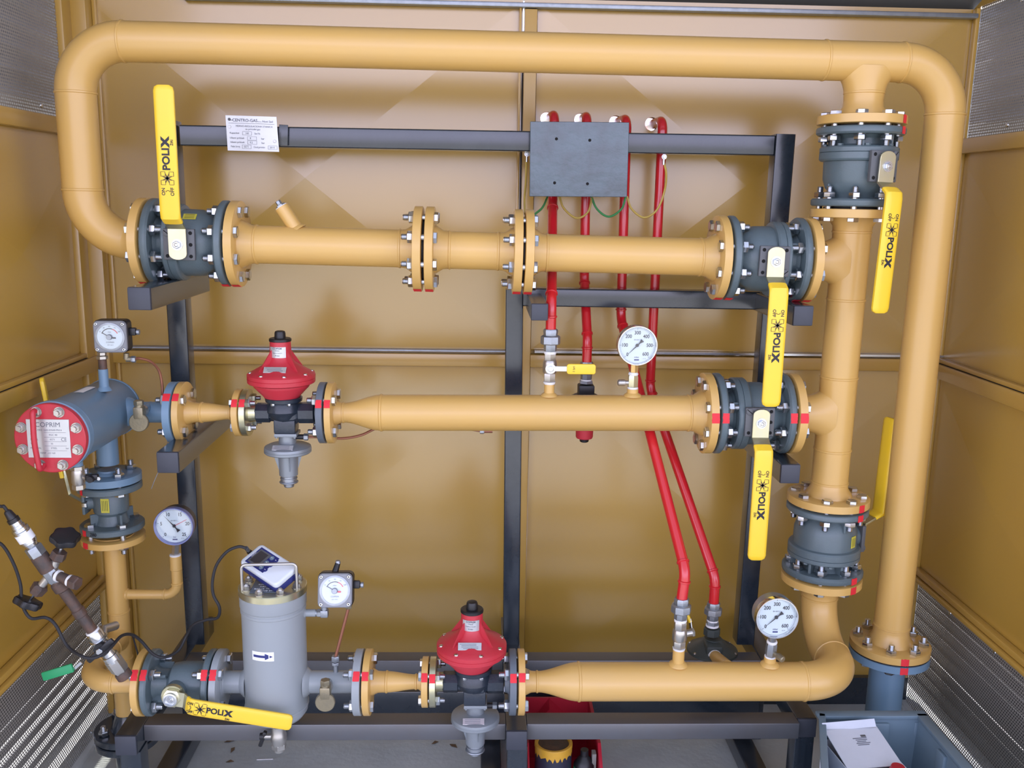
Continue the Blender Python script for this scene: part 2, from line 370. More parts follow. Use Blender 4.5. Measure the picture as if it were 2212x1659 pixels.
# rails and seams on the back wall
b = B(); slab(b, (XL, YW-.026, zl), (xs-.012, YW+.003, zs-.008), M_rail, .003); slab(b, (XL, YW-.022, zs-.002), (xs-.012, YW+.003, zs+.002), M_zincd)
slab(b, (xs-.012, YW-.020, .02), (xs-.006, YW+.003, ZC-.02), M_rail, .001)
slab(b, (xs-.006, YW+.006, .02), (xs+.006, YW+.024, at(1123, 66, YW).z), M_rub)  # strip added to shut daylight out of the seam below its top
struct('trim_1', b)
b = B(); slab(b, (xs2-.002, YW-.026, zl), (XR, YW+.003, zs-.008), M_rail, .003); slab(b, (xs2+.01, YW-.022, zs-.003), (XR, YW+.003, zs+.003), M_zinc)
slab(b, (xs+.002, YW-.020, .02), (xs2-.002, YW+.003, ZC-.03), M_rail, .002)
struct('trim_2', b)
b = B(); lx = at(238, 560, YW).x
slab(b, (XL, YW-.05, .02), (lx, YW+.002, ZC), M_rail, .004); slab(b, (lx, YW-.012, .02), (lx+.012, YW+.002, ZC), M_rail, .002); slab(b, (XL, YW-.10, .02), (XL+.02, YW-.04, ZC), M_rail, .004)
struct('trim_3', b)
b = B(); slab(b, (XR-.012, YW-.02, .02), (XR, YW+.002, ZC), M_rail, .003)
struct('trim_4', b)
# dark bottom channel along the back wall
b = B(); slab(b, (XL, YW-.02, 0), (XR, YW+.03, at(900, 1458, YW).z), M_black); struct('baseboard_back', b)
def side(name, X, s):                                   # s = +1 left wall (faces +X), -1 right wall
    b = B(); t = .02*s
    lo = lambda y0, z0, y1, z1, x0, x1, m, bv=0: slab(b, (min(x0, x1), y0, z0), (max(x0, x1), y1, z1), m, bv)
    # two folded panels
    for z0, z1 in ((ZT+.03, ZLG-.05), (ZLG+.012, ZU-.03)):
        cy, cz = (YF+YW)/2+.1, (z0+z1)/2; vs = [(X, YF, z0), (X, YW, z0), (X, YW, z1), (X, YF, z1), (X+.012*s, cy, cz)]
        b.add(vs, [[0, 1, 4], [1, 2, 4], [2, 3, 4], [3, 0, 4]], M_wall)
    lo(YF, ZT, YW, ZU, X-.001*s, X-.025*s, M_wall)
    return struct(name, b)
side('wall_left', XL, 1); side('wall_right', XR, -1)
def rails(nm, X, s, k):
    b = B(); f = lambda z0, z1, d, m, bv=.003: slab(b, (min(X, X+d*s), YF, z0), (max(X, X+d*s), YW-.0, z1), m, bv)
    f(ZLG-.048, ZLG-.006, .026, M_rail); f(ZLG-.004, ZLG+.008, .018, M_rail, .001); f(ZLG-.0055, ZLG-.0045, .0195, M_rub, 0)
    struct('trim_%d' % k, b)
    b = B(); f(ZT-.010, ZT+.004, .030, M_rail); f(ZT+.006, ZT+.024, .022, M_rail); struct('trim_%d' % (k+1), b)
    b = B(); f(ZU-.022, ZU+.018, .024, M_rail); struct('trim_%d' % (k+2), b)
rails('l', XL, 1, 5); rails('r', XR, -1, 8)
def slatw(z, dx, g):           # blade width that leaves the open share g when seen from eye height
    th = math.atan((H-z)/(dx+.06)); return (1-g)*.040*math.cos(th)/math.sin(math.radians(80)-th)
def vent(nm, X, s, z0, z1, lab, pitch, ang, wd, cat='vent grille', wf=None):
    t = thing(nm, lab, cat, (X, (YF+YW)/2, z0))
    b = B(); b.add([(X+.004*s, YF, z0), (X+.004*s, YW-.03, z0), (X+.004*s, YW-.03, z1), (X+.004*s, YF, z1)], [[0, 1, 2, 3]], M_perf); part('perforated_sheet', b, t)
    z = z0+pitch*.3
    while z < z1+.02:
        b = B(); M = Matrix.Translation((X-.060*s, (YF+YW)/2+.1, z)) @ Matrix.Rotation(math.radians(-ang*s), 4, 'Y'); b.box(M, wf(z) if wf else wd, YW-YF+.2, .002, M_lum if wf else M_lumu); part('louvre_slat', b, t); z += pitch
    b = B()
    for yy in (YF+.1, 1.75, 2.15, 2.38):
        for zz in (z0+.02, z1-.02): b.lathe((X+.004*s, yy, zz), (s, 0, 0), [(0, .006), (.002, .005), (.003, .002)], M_zinc, 12)
    part('rivet', b, t)
vent('ventilation_grille', XL, 1, .015, ZT-.012, 'perforated steel grille with white daylight streaks, low on the left wall', .040, 80, .064, wf=lambda z: slatw(z, 1.09, .50 if .06 < z < .19 else (.20 if z < .24 else .09)))
vent('ventilation_grille', XR, -1, .015, ZT-.012, 'perforated steel grille low on the right wall behind the grey crate', .040, 80, .064, wf=lambda z: slatw(z, 1.339, .20 if .13 < z < .17 else .06))
vent('ventilation_grille', XL, 1, ZU+.02, ZC, 'louvred steel grille high on the left wall beside the pipe loop', .055, 40, .075)
vent('ventilation_grille', XR, -1, ZU+.02, ZC, 'louvred steel grille high on the right wall beside the pipe loop', .055, 40, .075)
b = B(); zc2 = ZC+.42; b.add([(XL-.03, YF, zc2), (XR+.03, YF, zc2), (XR+.03, YW+.03, ZC), (XL-.03, YW+.03, ZC), (XL-.03, YF, zc2+.02), (XR+.03, YF, zc2+.02), (XR+.03, YW+.03, ZC+.02), (XL-.03, YW+.03, ZC+.02)], [[0, 1, 2, 3], [7, 6, 5, 4], [0, 4, 5, 1], [1, 5, 6, 2], [2, 6, 7, 3], [3, 7, 4, 0]], M_ceil); struct('ceiling', b)  # out of view; front raised so the back wall reflects open sky
for nm_, X_ in (('wall_left_gable', XL), ('wall_right_gable', XR)): b = B(); b.add([(X_-.01, YF, ZC), (X_-.01, YW, ZC), (X_-.01, YF, zc2), (X_+.01, YF, ZC), (X_+.01, YW, ZC), (X_+.01, YF, zc2)], [[0, 1, 2], [5, 4, 3], [0, 3, 4, 1], [1, 4, 5, 2], [2, 5, 3, 0]], M_wall); struct(nm_, b)  # unseen gables added to close the sides under the raised ceiling
for nm_, X_, s_ in (('door_1', XL, -1), ('door_2', XR, 1)):
    b = B(); b.box(Matrix.Translation((X_+s_*.02, YF-.01, 1.0)) @ Matrix.Rotation(s_*.95, 4, 'Z') @ Matrix.Translation((0, -.56, 0)), .03, 1.12, 1.96, M_wall, .003); struct(nm_, b)
b = B(); slab(b, (XL+.3, YW-.03, ZC-.028), (XR-.01, YW-.004, ZC-.016), M_zincd, .002); struct('trim_11', b)
b = B(); slab(b, (-12, -8, -.14), (12, 12, -.12), M_ground); struct('floor_outside', b)
b = B(); slab(b, (XL+.01, .9, -.12), (XR-.01, YW, 0), M_floor, .004); struct('floor', b)
b = B(); slab(b, (XL-.03, .9, -.12), (XL+.02, YW+.02, .015), M_floor, .003); slab(b, (XR-.02, .9, -.12), (XR+.03, YW+.02, .015), M_floor, .003); struct('trim_12', b)

# ------------------------------------------------------------------ support frame
TS = .05; PY = 2.385                                  # tube size, front of the posts
MT = .300                                             # top of the base members
fr = thing('support_frame', 'black welded square-tube frame carrying the yellow pipework', 'pipe rack', (.0, 2.4, 0))
def bar(name, p0, p1, wx, wy, m, up=None, cap=None):
    b = B(); b.tubebar(p0, p1, wx, wy, m, up); return part(name, b, fr)
pl0 = at(427, 1362, PY+TS/2); pl1 = at(364, 262, PY+TS/2); pl0.z = MT
bar('post', pl0, pl1, TS, TS, M_black, (1, 0, 0))
pc0 = at(1104, 1355, PY+TS/2); pc1 = at(1111, 624, PY+TS/2); pc0.z = MT
bar('post', pc0, pc1, .046, TS, M_black, (1, 0, 0))
pr0 = at(1609, 1330, PY+TS/2); pr1 = at(1692, 291, PY+TS/2); pr0.z = MT
bar('post', pr0, pr1, TS, TS, M_black, (1, 0, 0))
ba = at(389, 292, PY+.006); bb = at(1672, 314, PY+.006)
bar('beam', ba+V((0, .024, 0)), bb+V((0, .024, 0)), TS, TS, M_black, (0, 0, 1))
ba = at(1128, 642, PY+.006); bb = at(1640, 650, PY+.006)
bar('beam', ba+V((0, .024, 0)), bb+V((0, .024, 0)), TS*.95, TS, M_black, (0, 0, 1))
def bracket(px, py, wpx, Yf, Yr):
    p = at(px, py, Yf); s = wpx*pxm(p); b = B(); b.tubebar(p, (p.x, Yr, p.z), s, s, M_black, (1, 0, 0), .003); o = part('bracket_arm', b, fr)
    b = B(); b.box(Matrix.Translation(p-V((0, .002, 0))), s*.98, .008, s*.98, M_cap, .003); part('end_cap', b, o)
bracket(302, 645, 50, 1.99, PY+.03); bracket(363.5, 998.5, 47.5, 2.04, 2.50); bracket(1165.5, 674, 37, 2.15, PY+.02)
bracket(1734, 682, 44, 2.09, PY+.03); bracket(1706, 1023, 43, 2.09, PY+.03)
def base(px, py, Yr, nm='base_member'):
    p = atZ(px, py, MT-TS/2); b = B(); b.tubebar(p, (p.x, Yr, p.z), TS, TS, M_black, (1, 0, 0), .003); o = part(nm, b, fr)
    b = B(); b.box(Matrix.Translation(p-V((0, .002, 0))), TS*.98, .008, TS*.98, M_cap, .003); part('end_cap', b, o)
    b = B(); b.tubebar((p.x+.003, p.y+.033, 0), (p.x+.003, p.y+.033, MT-TS), .048, .048, M_black, (1, 0, 0), .003); part('leg', b, fr)
    b = B(); b.tubebar((p.x, PY+.03, 0), (p.x, PY+.03, MT-TS), .048, .048, M_black, (1, 0, 0), .003); part('leg', b, fr)
    return p
eL = base(273, 1609, 2.56); eC = base(1116, 1598, 2.56); eR = base(1741, 1571, 2.56)
yr = atZ(900, 1565, MT).y
for a, c_ in ((eL, eC), (eC, eR)):
    b = B(); slab(b, (a.x+.025, yr, MT-.042), (c_.x-.025, yr+.052, MT), M_steel, .003); part('rail', b, fr, 'bare steel rail with rust smears')
yb = atZ(900, 1427, MT).y
for a, c_ in ((eL, eC), (eC, eR)):
    b = B(); slab(b, (a.x+.025, yb, MT-.045), (c_.x-.025, yb+.05, MT), M_steel, .003); part('rail', b, fr)
b = B(); slab(b, (eL.x, 2.36, .10), (eR.x, 2.41, .17), M_black, .003); part('rail', b, fr)
for (x0, y0, x1, y1) in ((412, 1597, 352, 1659), (1062, 1597, 1058, 1659), (1600, 1600, 1632, 1659)):
    p = atZ((x0+x1)/2, (y0+y1)/2, .04); b = B(); b.tubebar((p.x, 1.80, .026), (p.x, 2.40, .026), .055, .05, M_black, (1, 0, 0)); part('floor_skid', b, fr)

# ------------------------------------------------------------------ pipe geometry
RP = .04445; RF = .100; FT = .020                      # DN80 pipe, flange, flange thickness
RS = .024; RFS = .075; FTS = .016                      # DN40
RQ = .0168; RFQ = .0575; FTQ = .015                    # DN25
def ymid(x): return 527.7+(x-540)*.02856
def y890(x): return 891.4+(x-830)*.0012
def ybot(x): return 1472-(x-1100)*.0045
def Pm(x, y=None): return at(x, ymid(x) if y is None else y, YM)
mA, mB = Pm(300), Pm(1750); mdir = (mB-mA).normalized()
nA, nB = at(380, y890(380), YM), at(1730, y890(1730), YM); ndir = (nB-nA).normalized()
bA, bB = at(300, 1476, YB), at(1740, 1469, YB)
bA.z = bB.z = (bA.z+bB.z)/2; bdir = (bB-bA).normalized()
def on(A, d, X): return A+d*((X-A.x)/d.x)              # point of a line at world X
def nearX(px, py, Rr, Y=YM): return at(px, py, Y-Rr).x  # world X of a disc whose near rim is seen at px

# stations of the flange faces (outer face, jointing face)
v1L, v1a, v1b, v1R = nearX(271.5, 521, RF), nearX(295, 521, RF), nearX(468, 524, RF), nearX(489, 525, RF)
v1a = v1L+FT+.006; v1b = v1a+.181; v1R = v1b+.006+FT
f2L = nearX(888.5, 541, RF); f2R = f2L+2*FT+.0075
f3L = nearX(1111.5, 548, RF); f3R = f3L+2*FT+.006
v2L = nearX(1566, 556, RF); v2a = v2L+FT+.006; v2b = v2a+.181; v2R = v2b+.006+FT
v3L = nearX(1538.5, 892, RF); v3a = v3L+FT+.006; v3b = v3a+.181; v3R = v3b+.006+FT
XV2 = at(1816, 740, YM).x                               # riser with the two tees
# --- valve ---------------------------------------------------------------
def grip_and_strap(par, o, f, h, Lh, wd=.040, side_off=.035, tip=.034, sc=1, txt=True, dist=.106, gripmat=None, ts=None, to=0):
    """lever: o = centre of the valve, f = stem direction, h = way the lever points"""
    f = V(f).normalized(); h = V(h).normalized(); M = frame(V(o), h, f)     # x along lever, z out of stem
    k = sc; d0 = dist; a = .036*k; a2 = .060*k; d1 = d0+side_off
    b = B(); t = .005*k
    pts = [(a, -wd/2), (a, wd/2), (-tip*k*.6, wd/2)]+[(-tip*k*.6-math.sin(math.radians(q))*tip*k*.4, wd/2*math.cos(math.radians(q))) for q in range(20, 180, 20)]+[(-tip*k*.6, -wd/2)]
    b.prism(pts, M @ Matrix.Translation((0, 0, d0)), t, M_pass, .0006, 1)
    L = math.hypot(a2-a, side_off); Ms = M @ Matrix.Translation(((a+a2)/2, 0, (d0+d1)/2+t/2)) @ Matrix.Rotation(-math.atan2(side_off, a2-a), 4, 'Y')
    b.box(Ms, L+.002, wd, t, M_pass, .0005, 1)
    lv = part('lever', b, par)
    # grip: rounded flat bar following the bend and running to the end
    g = gripmat or M_yel; b = B(); path = [(a2-(a2-a)*.42, d0+side_off*.58), (a2, d1), (a2+.012*k, d1+.002), (Lh-.012*k, d1+.002), (Lh-.004*k, d1+.002), (Lh, d1+.002)]
    ws = [1, 1.03, 1.03, 1.03, .92, .62]; th = [.011*k, .013*k, .0135*k, .0135*k, .0125*k, .008*k]
    vs = []; n = 12; rr = rrect(1, 1, .30, 3); n = len(rr)
    for i, (x, z) in enumerate(path):
        x0, z0 = path[max(i-1, 0)]; x1, z1 = path[min(i+1, len(path)-1)]; an = math.atan2(z1-z0, x1-x0)
        for (u, v_) in rr:
            uu = math.copysign(abs(u)**.9, u)
            vs.append(M @ V((x-math.sin(an)*v_*th[i], u*wd*ws[i]*1.04, z+t/2+math.cos(an)*v_*th[i])))
    fs = []
    for j in range(len(path)-1):
        for i in range(n): fs.append([j*n+i, j*n+(i+1) % n, (j+1)*n+(i+1) % n, (j+1)*n+i])
    fs.append(list(range(n))[::-1]); fs.append([(len(path)-1)*n+i for i in range(n)])
    b.add(vs, fs, g)
    if txt:
        zf = d1+.002+t/2+.0135*k/2; s = ts or Lh/.345; ks = min(1, s); T = lambda x, y: M @ Matrix.Translation((x-to, y, zf+.0002)) @ Matrix.Scale(ks, 4)
        T = (lambda f_: (lambda x, y: f_(x, y)))(T)
        b.text('ON', T(.118*s, .0095), .0105, M_ink, .0003, .0002); b.text('OFF', T(.118*s, -.0095), .0105, M_ink, .0003, .0002)
        arc = [T(.118*s-.002+.0045*math.cos(q), .0048*math.sin(q)) @ V((0, 0, 0)) for q in [(-1.35+2.7*i/10) for i in range(11)]]
        b.sweep(arc, .0006, M_ink, 5)
        cx_ = .147*s; q = .0132
        for sx in (-1, 1):
            for sy in (-1, 1):
                c0 = (cx_+sx*q*.68, sy*q*.68); e_ = q*.36
                for (u, v_, su, sv) in ((0, e_, e_*2, .0008), (0, -e_, e_*2, .0008), (e_, 0, .0008, e_*2), (-e_, 0, .0008, e_*2)):
                    b.box(T(c0[0]+u, c0[1]+v_), su, sv, .0006, M_ink)
                for an in (.35, 1.22):
                    tx, ty = math.cos(an)*sx*q*.95, math.sin(an)*sy*q*.95; nx, ny = -ty*.09, tx*.09
                    b.add([T(cx_+tx, ty) @ V((0, 0, .0004)), T(cx_+nx*1.6, ny*1.6) @ V((0, 0, .0004)), T(cx_-nx*1.6, -ny*1.6) @ V((0, 0, .0004))], [[0, 1, 2]], M_ink)
        b.text('POLI', T(.188*s, 0), .0225, M_ink, .0003, .0008, 1.04); b.text('X', T(.188*s+.0365*ks, 0), .0225, M_ink, .0003, .0016, 1.15)
        b.text('ŽIRI', T(.2235*s, -.0135), .0075, M_ink, .0003, .0001)
    part('grip', b, lv, 'yellow plastic-dipped lever grip' if g is M_yel else None)
    b = B(); c0 = M @ V((0, 0, d0+t)); fz = f
    b.lathe(c0, fz, [(0, .0125*k), (.0015, .0125*k)], M_zinc, 28); b.hexa(c0+fz*.0015, fz, .0088*k, .006*k, M_zinc, ref=h); b.lathe(c0+fz*(.0015+.006*k), fz, [(0, .0045*k), (.0012, .003*k)], M_zinc, 14)
    part('spindle_nut', b, lv)
    return lv
def ball_valve(name, label, o, a, f, h, Lh, L=.181, R=RF, k=1, group='grey flanged ball valves', ringdir=1, txt=True, lever=True, marks=(), label_at=None, offs=.035):
    """o centre; a axis; f stem; h lever. The split ring of the body sits towards -a*ringdir"""
    o = V(o); a = V(a).normalized(); f = (V(f)-a*V(f).dot(a)).normalized(); t = thing(name, label, 'valve', o+V((0, 0, -R)))
    b = B(); s = ringdir; ft = .0175*k; e = .004*k
    pf = [(-L/2-.002, R*.62), (-L/2, R*.62), (-L/2, R-e), (-L/2+.0015, R-e*.4), (-L/2+e, R), (-L/2+ft-e, R), (-L/2+ft, R-e), (-L/2+ft, .060*k), (-L/2+ft+.008*k, .054*k), (-.052*k, .054*k), (-.047*k, .060*k), (-.046*k, .086*k), (-.043*k, .089*k),
          (-.034*k, .089*k), (-.033*k, .087*k), (-.032*k, .089*k), (-.018*k, .089*k), (-.014*k, .086*k), (-.012*k, .078*k), (.028*k, .077*k), (.048*k, .070*k), (.060*k, .060*k), (L/2-ft-.004*k, .057*k), (L/2-ft, .062*k), (L/2-ft, R-e), (L/2-ft+e, R), (L/2-e, R), (L/2-.0015, R-e*.4), (L/2, R-e), (L/2, R*.62), (L/2+.002, R*.62)]
    b.lathe(o, a*s, pf, M_valve, 56, ref=f)
    q = (a*s).cross(f)
    for i in range(6):                                     # cast ribs between flange and split ring
        an = math.radians(30+60*i); u = f*math.cos(an)+q*math.sin(an)
        b.box(frame(o+a*s*(-L/2+.033*k)+u*.066*k, a*s, u), .044*k, .007*k, .026*k, M_valve, .0015, 1)
    for i in range(3):
        an = math.radians(90+90*i); u = f*math.cos(an)+q*math.sin(an)
        b.box(frame(o+a*s*(.058*k)+u*.066*k, a*s, u), .040*k, .007*k, .022*k, M_valve, .0015, 1)
    for i in range(8):                                     # enamelled ring screws
        an = math.radians(22.5+45*i); u = f*math.cos(an)+q*math.sin(an); b.hexa(o+a*s*(-.046*k)+u*.078*k, -a*s, .0068*k, .006*k, M_valve)
    b.cyl(o+f*.05*k, o+f*.088*k, .030*k, M_valve)
    body = part('body', b, t)
    b = B(); hh = .037*k
    if lever:
        pc = o+f*.092*k; M = frame(pc, a*s, f); b.box(M, .070*k, .070*k, .011*k, M_plate, .002, 2)
        for u in (-1, 1):
            for v_ in (-1, 0, 1):
                if v_ == 0 and u == -1: continue
                c0 = M @ V((u*.026*k, v_*.026*k, .0056*k))
                if (u, v_) == (-1, 1): b.lathe(c0, f, [(0, .0082*k), (.003*k, .0082*k), (.0036*k, .007*k)], M_plate, 20); b.box(frame(c0+f*.0037*k, V(a)*1+q*.8, f), .015*k, .0018, .0005, M_drk)
                else: b.lathe(c0-f*.0004, f, [(0, .0042*k), (.0006, .0042*k)], M_drk, 16)
        b.cyl(o+f*.096*k, o+f*.107*k, .011*k, M_zinc)
        part('mounting_pad', b, t)
        grip_and_strap(t, o, f, h, Lh, .040*(.85 if k < .9 else 1), offs*k, .034, k, txt, .104*k)
    if label_at is not None:
        b = B(); u = V(label_at).normalized(); b.box(frame(o+a*s*.012*k+u*.0785*k, a*s, u), .030*k, .018*k, .0015, M_ylab, .0003, 1)
        for i in range(4): b.box(frame(o+a*s*.012*k+u*(.0785*k+.0009), a*s, u) @ Matrix.Translation((0, (.006-.004*i)*k, 0)), .022*k, .0009, .0002, M_ink)
        part('type_label', b, t)
    for (tt0, tt1, an, wd_) in marks: b = B(); b.mark(o, a, tt0, tt1, R, an, wd_, M_mark, ref=f); part('paint_mark', b, t, 'red marker dab on the rim')
    # gaskets
    b = B()
    for sg in (-1, 1): b.lathe(o+a*(sg*(L/2+.0015)), a*sg, [(0, R*.70), (.0035, R*.70)], M_rub, 40)
    part('gasket', b, t)
    return t
# marks: angle measured from stem direction f
Lg = RF  # alias
def lever_len(px, py, o, f, h, fd):
    p = at(px, py, (o+V(f)*fd).y); return abs((p-o).dot(V(h)))
# valve 1, upper left
c1 = on(mA, mdir, (v1a+v1b)/2); h1 = V((0.0, 0, 1))
t1 = ball_valve('ball_valve', 'grey flanged ball valve at upper left, its yellow lever pointing straight up', c1, mdir, FR, h1, lever_len(360, 184, c1, FR, h1, .14),
     marks=((-.0905, -.073, 1.30, .028), (.073, .0905, 1.30, .028)), label_at=(.0, -.62, .78))
c2 = on(mA, mdir, (v2a+v2b)/2)
t2 = ball_valve('ball_valve', 'grey flanged ball valve on the middle pipe at right, long yellow lever hanging down', c2, mdir, FR, (.0, 0, -1), lever_len(1637, 877, c2, FR, (0, 0, -1), .14), ringdir=-1,
     marks=((-.0905, -.073, 1.30, .028), (.073, .0905, 1.30, .028)))
c3 = on(nA, ndir, (v3a+v3b)/2)
t3 = ball_valve('ball_valve', 'grey flanged ball valve on the lower pipe at right, lever hanging below the valve above', c3, ndir, FR, (0, 0, -1), lever_len(1637, 1208, c3, FR, (0, 0, -1), .14),
     marks=((-.0905, -.073, -.10, .024), (.073, .0905, -.10, .024)))
# valve 4: on the short vertical drop under the top pipe
XV4 = at(1858, 243, YM).x
z4t = at(1857, 268, YM-RF).z; z4b = z4t-.181
XV4 = (at(1857, 265, YM).x+at(1851, 425, YM).x)/2
c4 = V((XV4, YM, (z4t+z4b)/2)); f4 = V((.24, -1, 0)).normalized()
t4 = ball_valve('ball_valve', 'grey flanged ball valve in the vertical drop below the top pipe, yellow lever hanging down', c4, (0, 0, -1), f4, (-.03, 0, -1), lever_len(1882, 675, c4, f4, (0, 0, -1), .14),
     marks=((-.0905, -.073, -.55, .018), (.073, .0905, -.42, .018)))
# valve 5: lower right, stem facing right, lever up
XV5 = at(1790, 1100, YM).x; z5t = at(1790, 1117, YM-RF*.98).z; z5b = z5t-.181; c5 = V((XV5-.004, YM, (z5t+z5b)/2)); f5 = V((.96, .27, 0)).normalized()
t5 = ball_valve('ball_valve', 'grey flanged ball valve at lower right, lever on its far side pointing up', c5, (0, 0, 1), f5, V((.03, .01, 1)), .312, txt=False, offs=.050,
     marks=((-.0905, -.073, -1.33, .02), (.073, .0905, -1.31, .02)), label_at=(.62, -.78, 0))

# ------------------------------------------------------------------ pipe spools
def pipe_run(b, pts, r, m=M_pipe, rad=.114, n=10, seg=48): b.sweep(rpath(pts, rad, n) if len(pts) > 2 else pts, r, m, seg)
def tee(b, o, run, br, r, L, m=M_pipe):                     # swept branch of a forged tee, flared only along the run
    o = V(o); run = V(run).normalized(); br = V(br).normalized(); q = run.cross(br); sg = 48; vs = []; fs = []; ts = [(.30, 1.9), (.55, 1.62), (.75, 1.42), (.95, 1.27), (1.15, 1.15), (1.4, 1.06), (1.7, 1.015), (2.0, 1.0), (L/r, 1.0)]
    for t, k in ts:
        for i in range(sg):
            a = 2*pi*i/sg; vs.append(o+br*(t*r)+run*(math.cos(a)*r*k)*(1 if t > 1 or True else 1)+q*(math.sin(a)*r*.998))
    for j in range(len(ts)-1):
        for i in range(sg): fs.append([j*sg+i, j*sg+(i+1) % sg, (j+1)*sg+(i+1) % sg, (j+1)*sg+i])
    b.add(vs, fs, m)
xl = at(171, 300, YM).x; xr = (at(2040, 300, YM).x+at(1928, 1300, YM).x)/2
zt = (at(300, 90.5, YM).z + at(1750, 129.5, YM).z)/2
zmL = on(mA, mdir, xl).z
tL = at(300, 90.5, YM); tR = at(1750, 129.5, YM); tdir = (tR-tL).normalized()
cTL = on(tL, tdir, xl); cTR = on(tL, tdir, xr)
sp1 = thing('pipe_spool', 'long yellow pipe loop over the top, down both sides of the cabinet', 'pipe', (xr, YM, .45))
b = B(); fb = at(1926, 1424, YM-RF); zfl = at(1921, 1440, YM-RF).z           # bottom flange of the riser: jointing face height
pA = V((v1L+.045, YM, on(mA, mdir, v1L+.045).z)); pts = [pA, V((xl, YM, zmL)), cTL, cTR, V((xr, YM, zfl+FT+.03))]
b.sweep(rpath(pts, .114, 14), RP, M_pipe, 56)
tee(b, on(tL, tdir, XV4), tdir, (0, 0, -1), RP, cTL.z-0 and (on(tL, tdir, XV4).z-(z4t+.006+FT+.03)))
for p, d in ((on(tL, tdir, xl+.114), tdir), (V((xl, YM, cTL.z-.114)), Z0), (V((xl, YM, zmL+.114)), Z0), (V((xr, YM, cTR.z-.114)), Z0), (on(tL, tdir, xr-.114), tdir),
             (on(tL, tdir, XV4-.10), tdir), (V((xr, YM, zfl+FT+.045)), Z0), (V((XV4, YM, z4t+.006+FT+.052)), Z0)): weld(b, p, d, RP, M_pipe)
part('pipe', b, sp1)
b = B(); pj = on(mA, mdir, v1L+FT); flange(b, pj, -mdir, RF, FT, M_pipe, RP, .034); b.mark(pj, -mdir, .0, FT, RF, -1.30, .028, ref=FR); part('flange', b, sp1)
bolts(sp1, pj-mdir*FT, mdir, FT*2+.006, 8, .080)
b = B(); pj = V((XV4, YM, z4t+.006)); flange(b, pj, (0, 0, 1), RF, FT, M_pipe, RP, .034); b.mark(pj, (0, 0, -1), -FT, 0, RF, -.55, .018, ref=f4); part('flange', b, sp1)
bolts(sp1, pj+Z0*FT, (0, 0, -1), FT*2+.006, 8, .080)
b = B(); pj = V((xr, YM, zfl)); flange(b, pj, (0, 0, 1), RF, FT, M_pipe, RP, .034); b.mark(pj, (0, 0, 1), 0, FT, RF, -.05, .020, ref=FR); part('flange', b, sp1)
# riser base pipe (blue grey) coming out of the floor
sp = thing('pipe_stub', 'blue-grey flanged pipe rising from the floor behind the grey crate', 'pipe', (xr, YM, 0))
b = B(); b.cyl((xr, YM, .0), (xr, YM, zfl-.04), RP, M_blue, seg=48); part('pipe', b, sp)
b = B(); flange(b, V((xr, YM, zfl-.004)), (0, 0, -1), RF, FT, M_blue, RP, .03); b.mark(V((xr, YM, zfl-.004)), (0, 0, -1), 0, FT, RF, .05, .020, ref=FR); part('flange', b, sp)
b = B(); b.lathe((xr, YM, zfl-.0035), (0, 0, 1), [(0, RF*.985), (.003, RF*.985)], M_rub, 48); part('gasket', b, sp)
bolts(sp, V((xr, YM, zfl-.004-FT)), (0, 0, 1), FT*2+.004, 8, .080, phase=pi/8)

def spool(label, pA, pB, parts_fn, loc=None, name='pipe_spool'):
    t = thing(name, label, 'pipe', loc or (pA+pB)/2-V((0, 0, .1))); parts_fn(t); return t
def fl(t, face, outdir, R=RF, ft=FT, r=RP, nl=.034, m=M_pipe, mark=None, ref=FR, mw=.024):
    """weld-neck flange: jointing face at 'face', neck running along -outdir"""
    b = B(); flange(b, face, -V(outdir), R, ft, m, r, nl)
    if mark is not None: b.mark(face, V(outdir), -ft, 0, R, mark, mw, ref=ref)
    return part('flange', b, t)
# spool 2: valve 1 -> flange pair at centre, with slanted thermowell
s2 = thing('pipe_spool', 'yellow pipe with a slanted plugged socket, right of the upper left valve', 'pipe', on(mA, mdir, (v1R+f2L)/2)-V((0, 0, .1)))
a_ = on(mA, mdir, v1b+.006); z_ = on(mA, mdir, f2L+FT)
b = B(); b.cyl(a_+mdir*.045, z_-mdir*.045, RP, M_pipe, seg=56); weld(b, a_+mdir*(FT+.034), mdir, RP, M_pipe); weld(b, z_-mdir*(FT+.034), mdir, RP, M_pipe); part('pipe', b, s2)
fl(s2, a_, -mdir, mark=-1.30); fl(s2, z_, mdir, mark=1.25)
bolts(s2, a_+mdir*FT, -mdir, FT*2+.006, 8, .080)
b = B(); s0 = at(640, 495, YM); s1_ = at(608, 447, YM); dd = (s1_-s0).normalized(); b.cyl(s0-dd*.03, s1_, .0165, M_pipe, seg=32); b.lathe(s0-dd*.004, dd, [(0, .024), (.004, .022), (.009, .0165)], M_pipe, 32)
o_ = part('thermowell_socket', b, s2); b = B(); b.lathe(s1_, dd, [(0, .0155), (.002, .0145)], M_ptfe, 24); b.hexa(s1_+dd*.002, dd, .0115, .004, M_zincd); b.hexa(s1_+dd*.006, dd, .0065, .010, M_zincd); part('plug', b, o_)
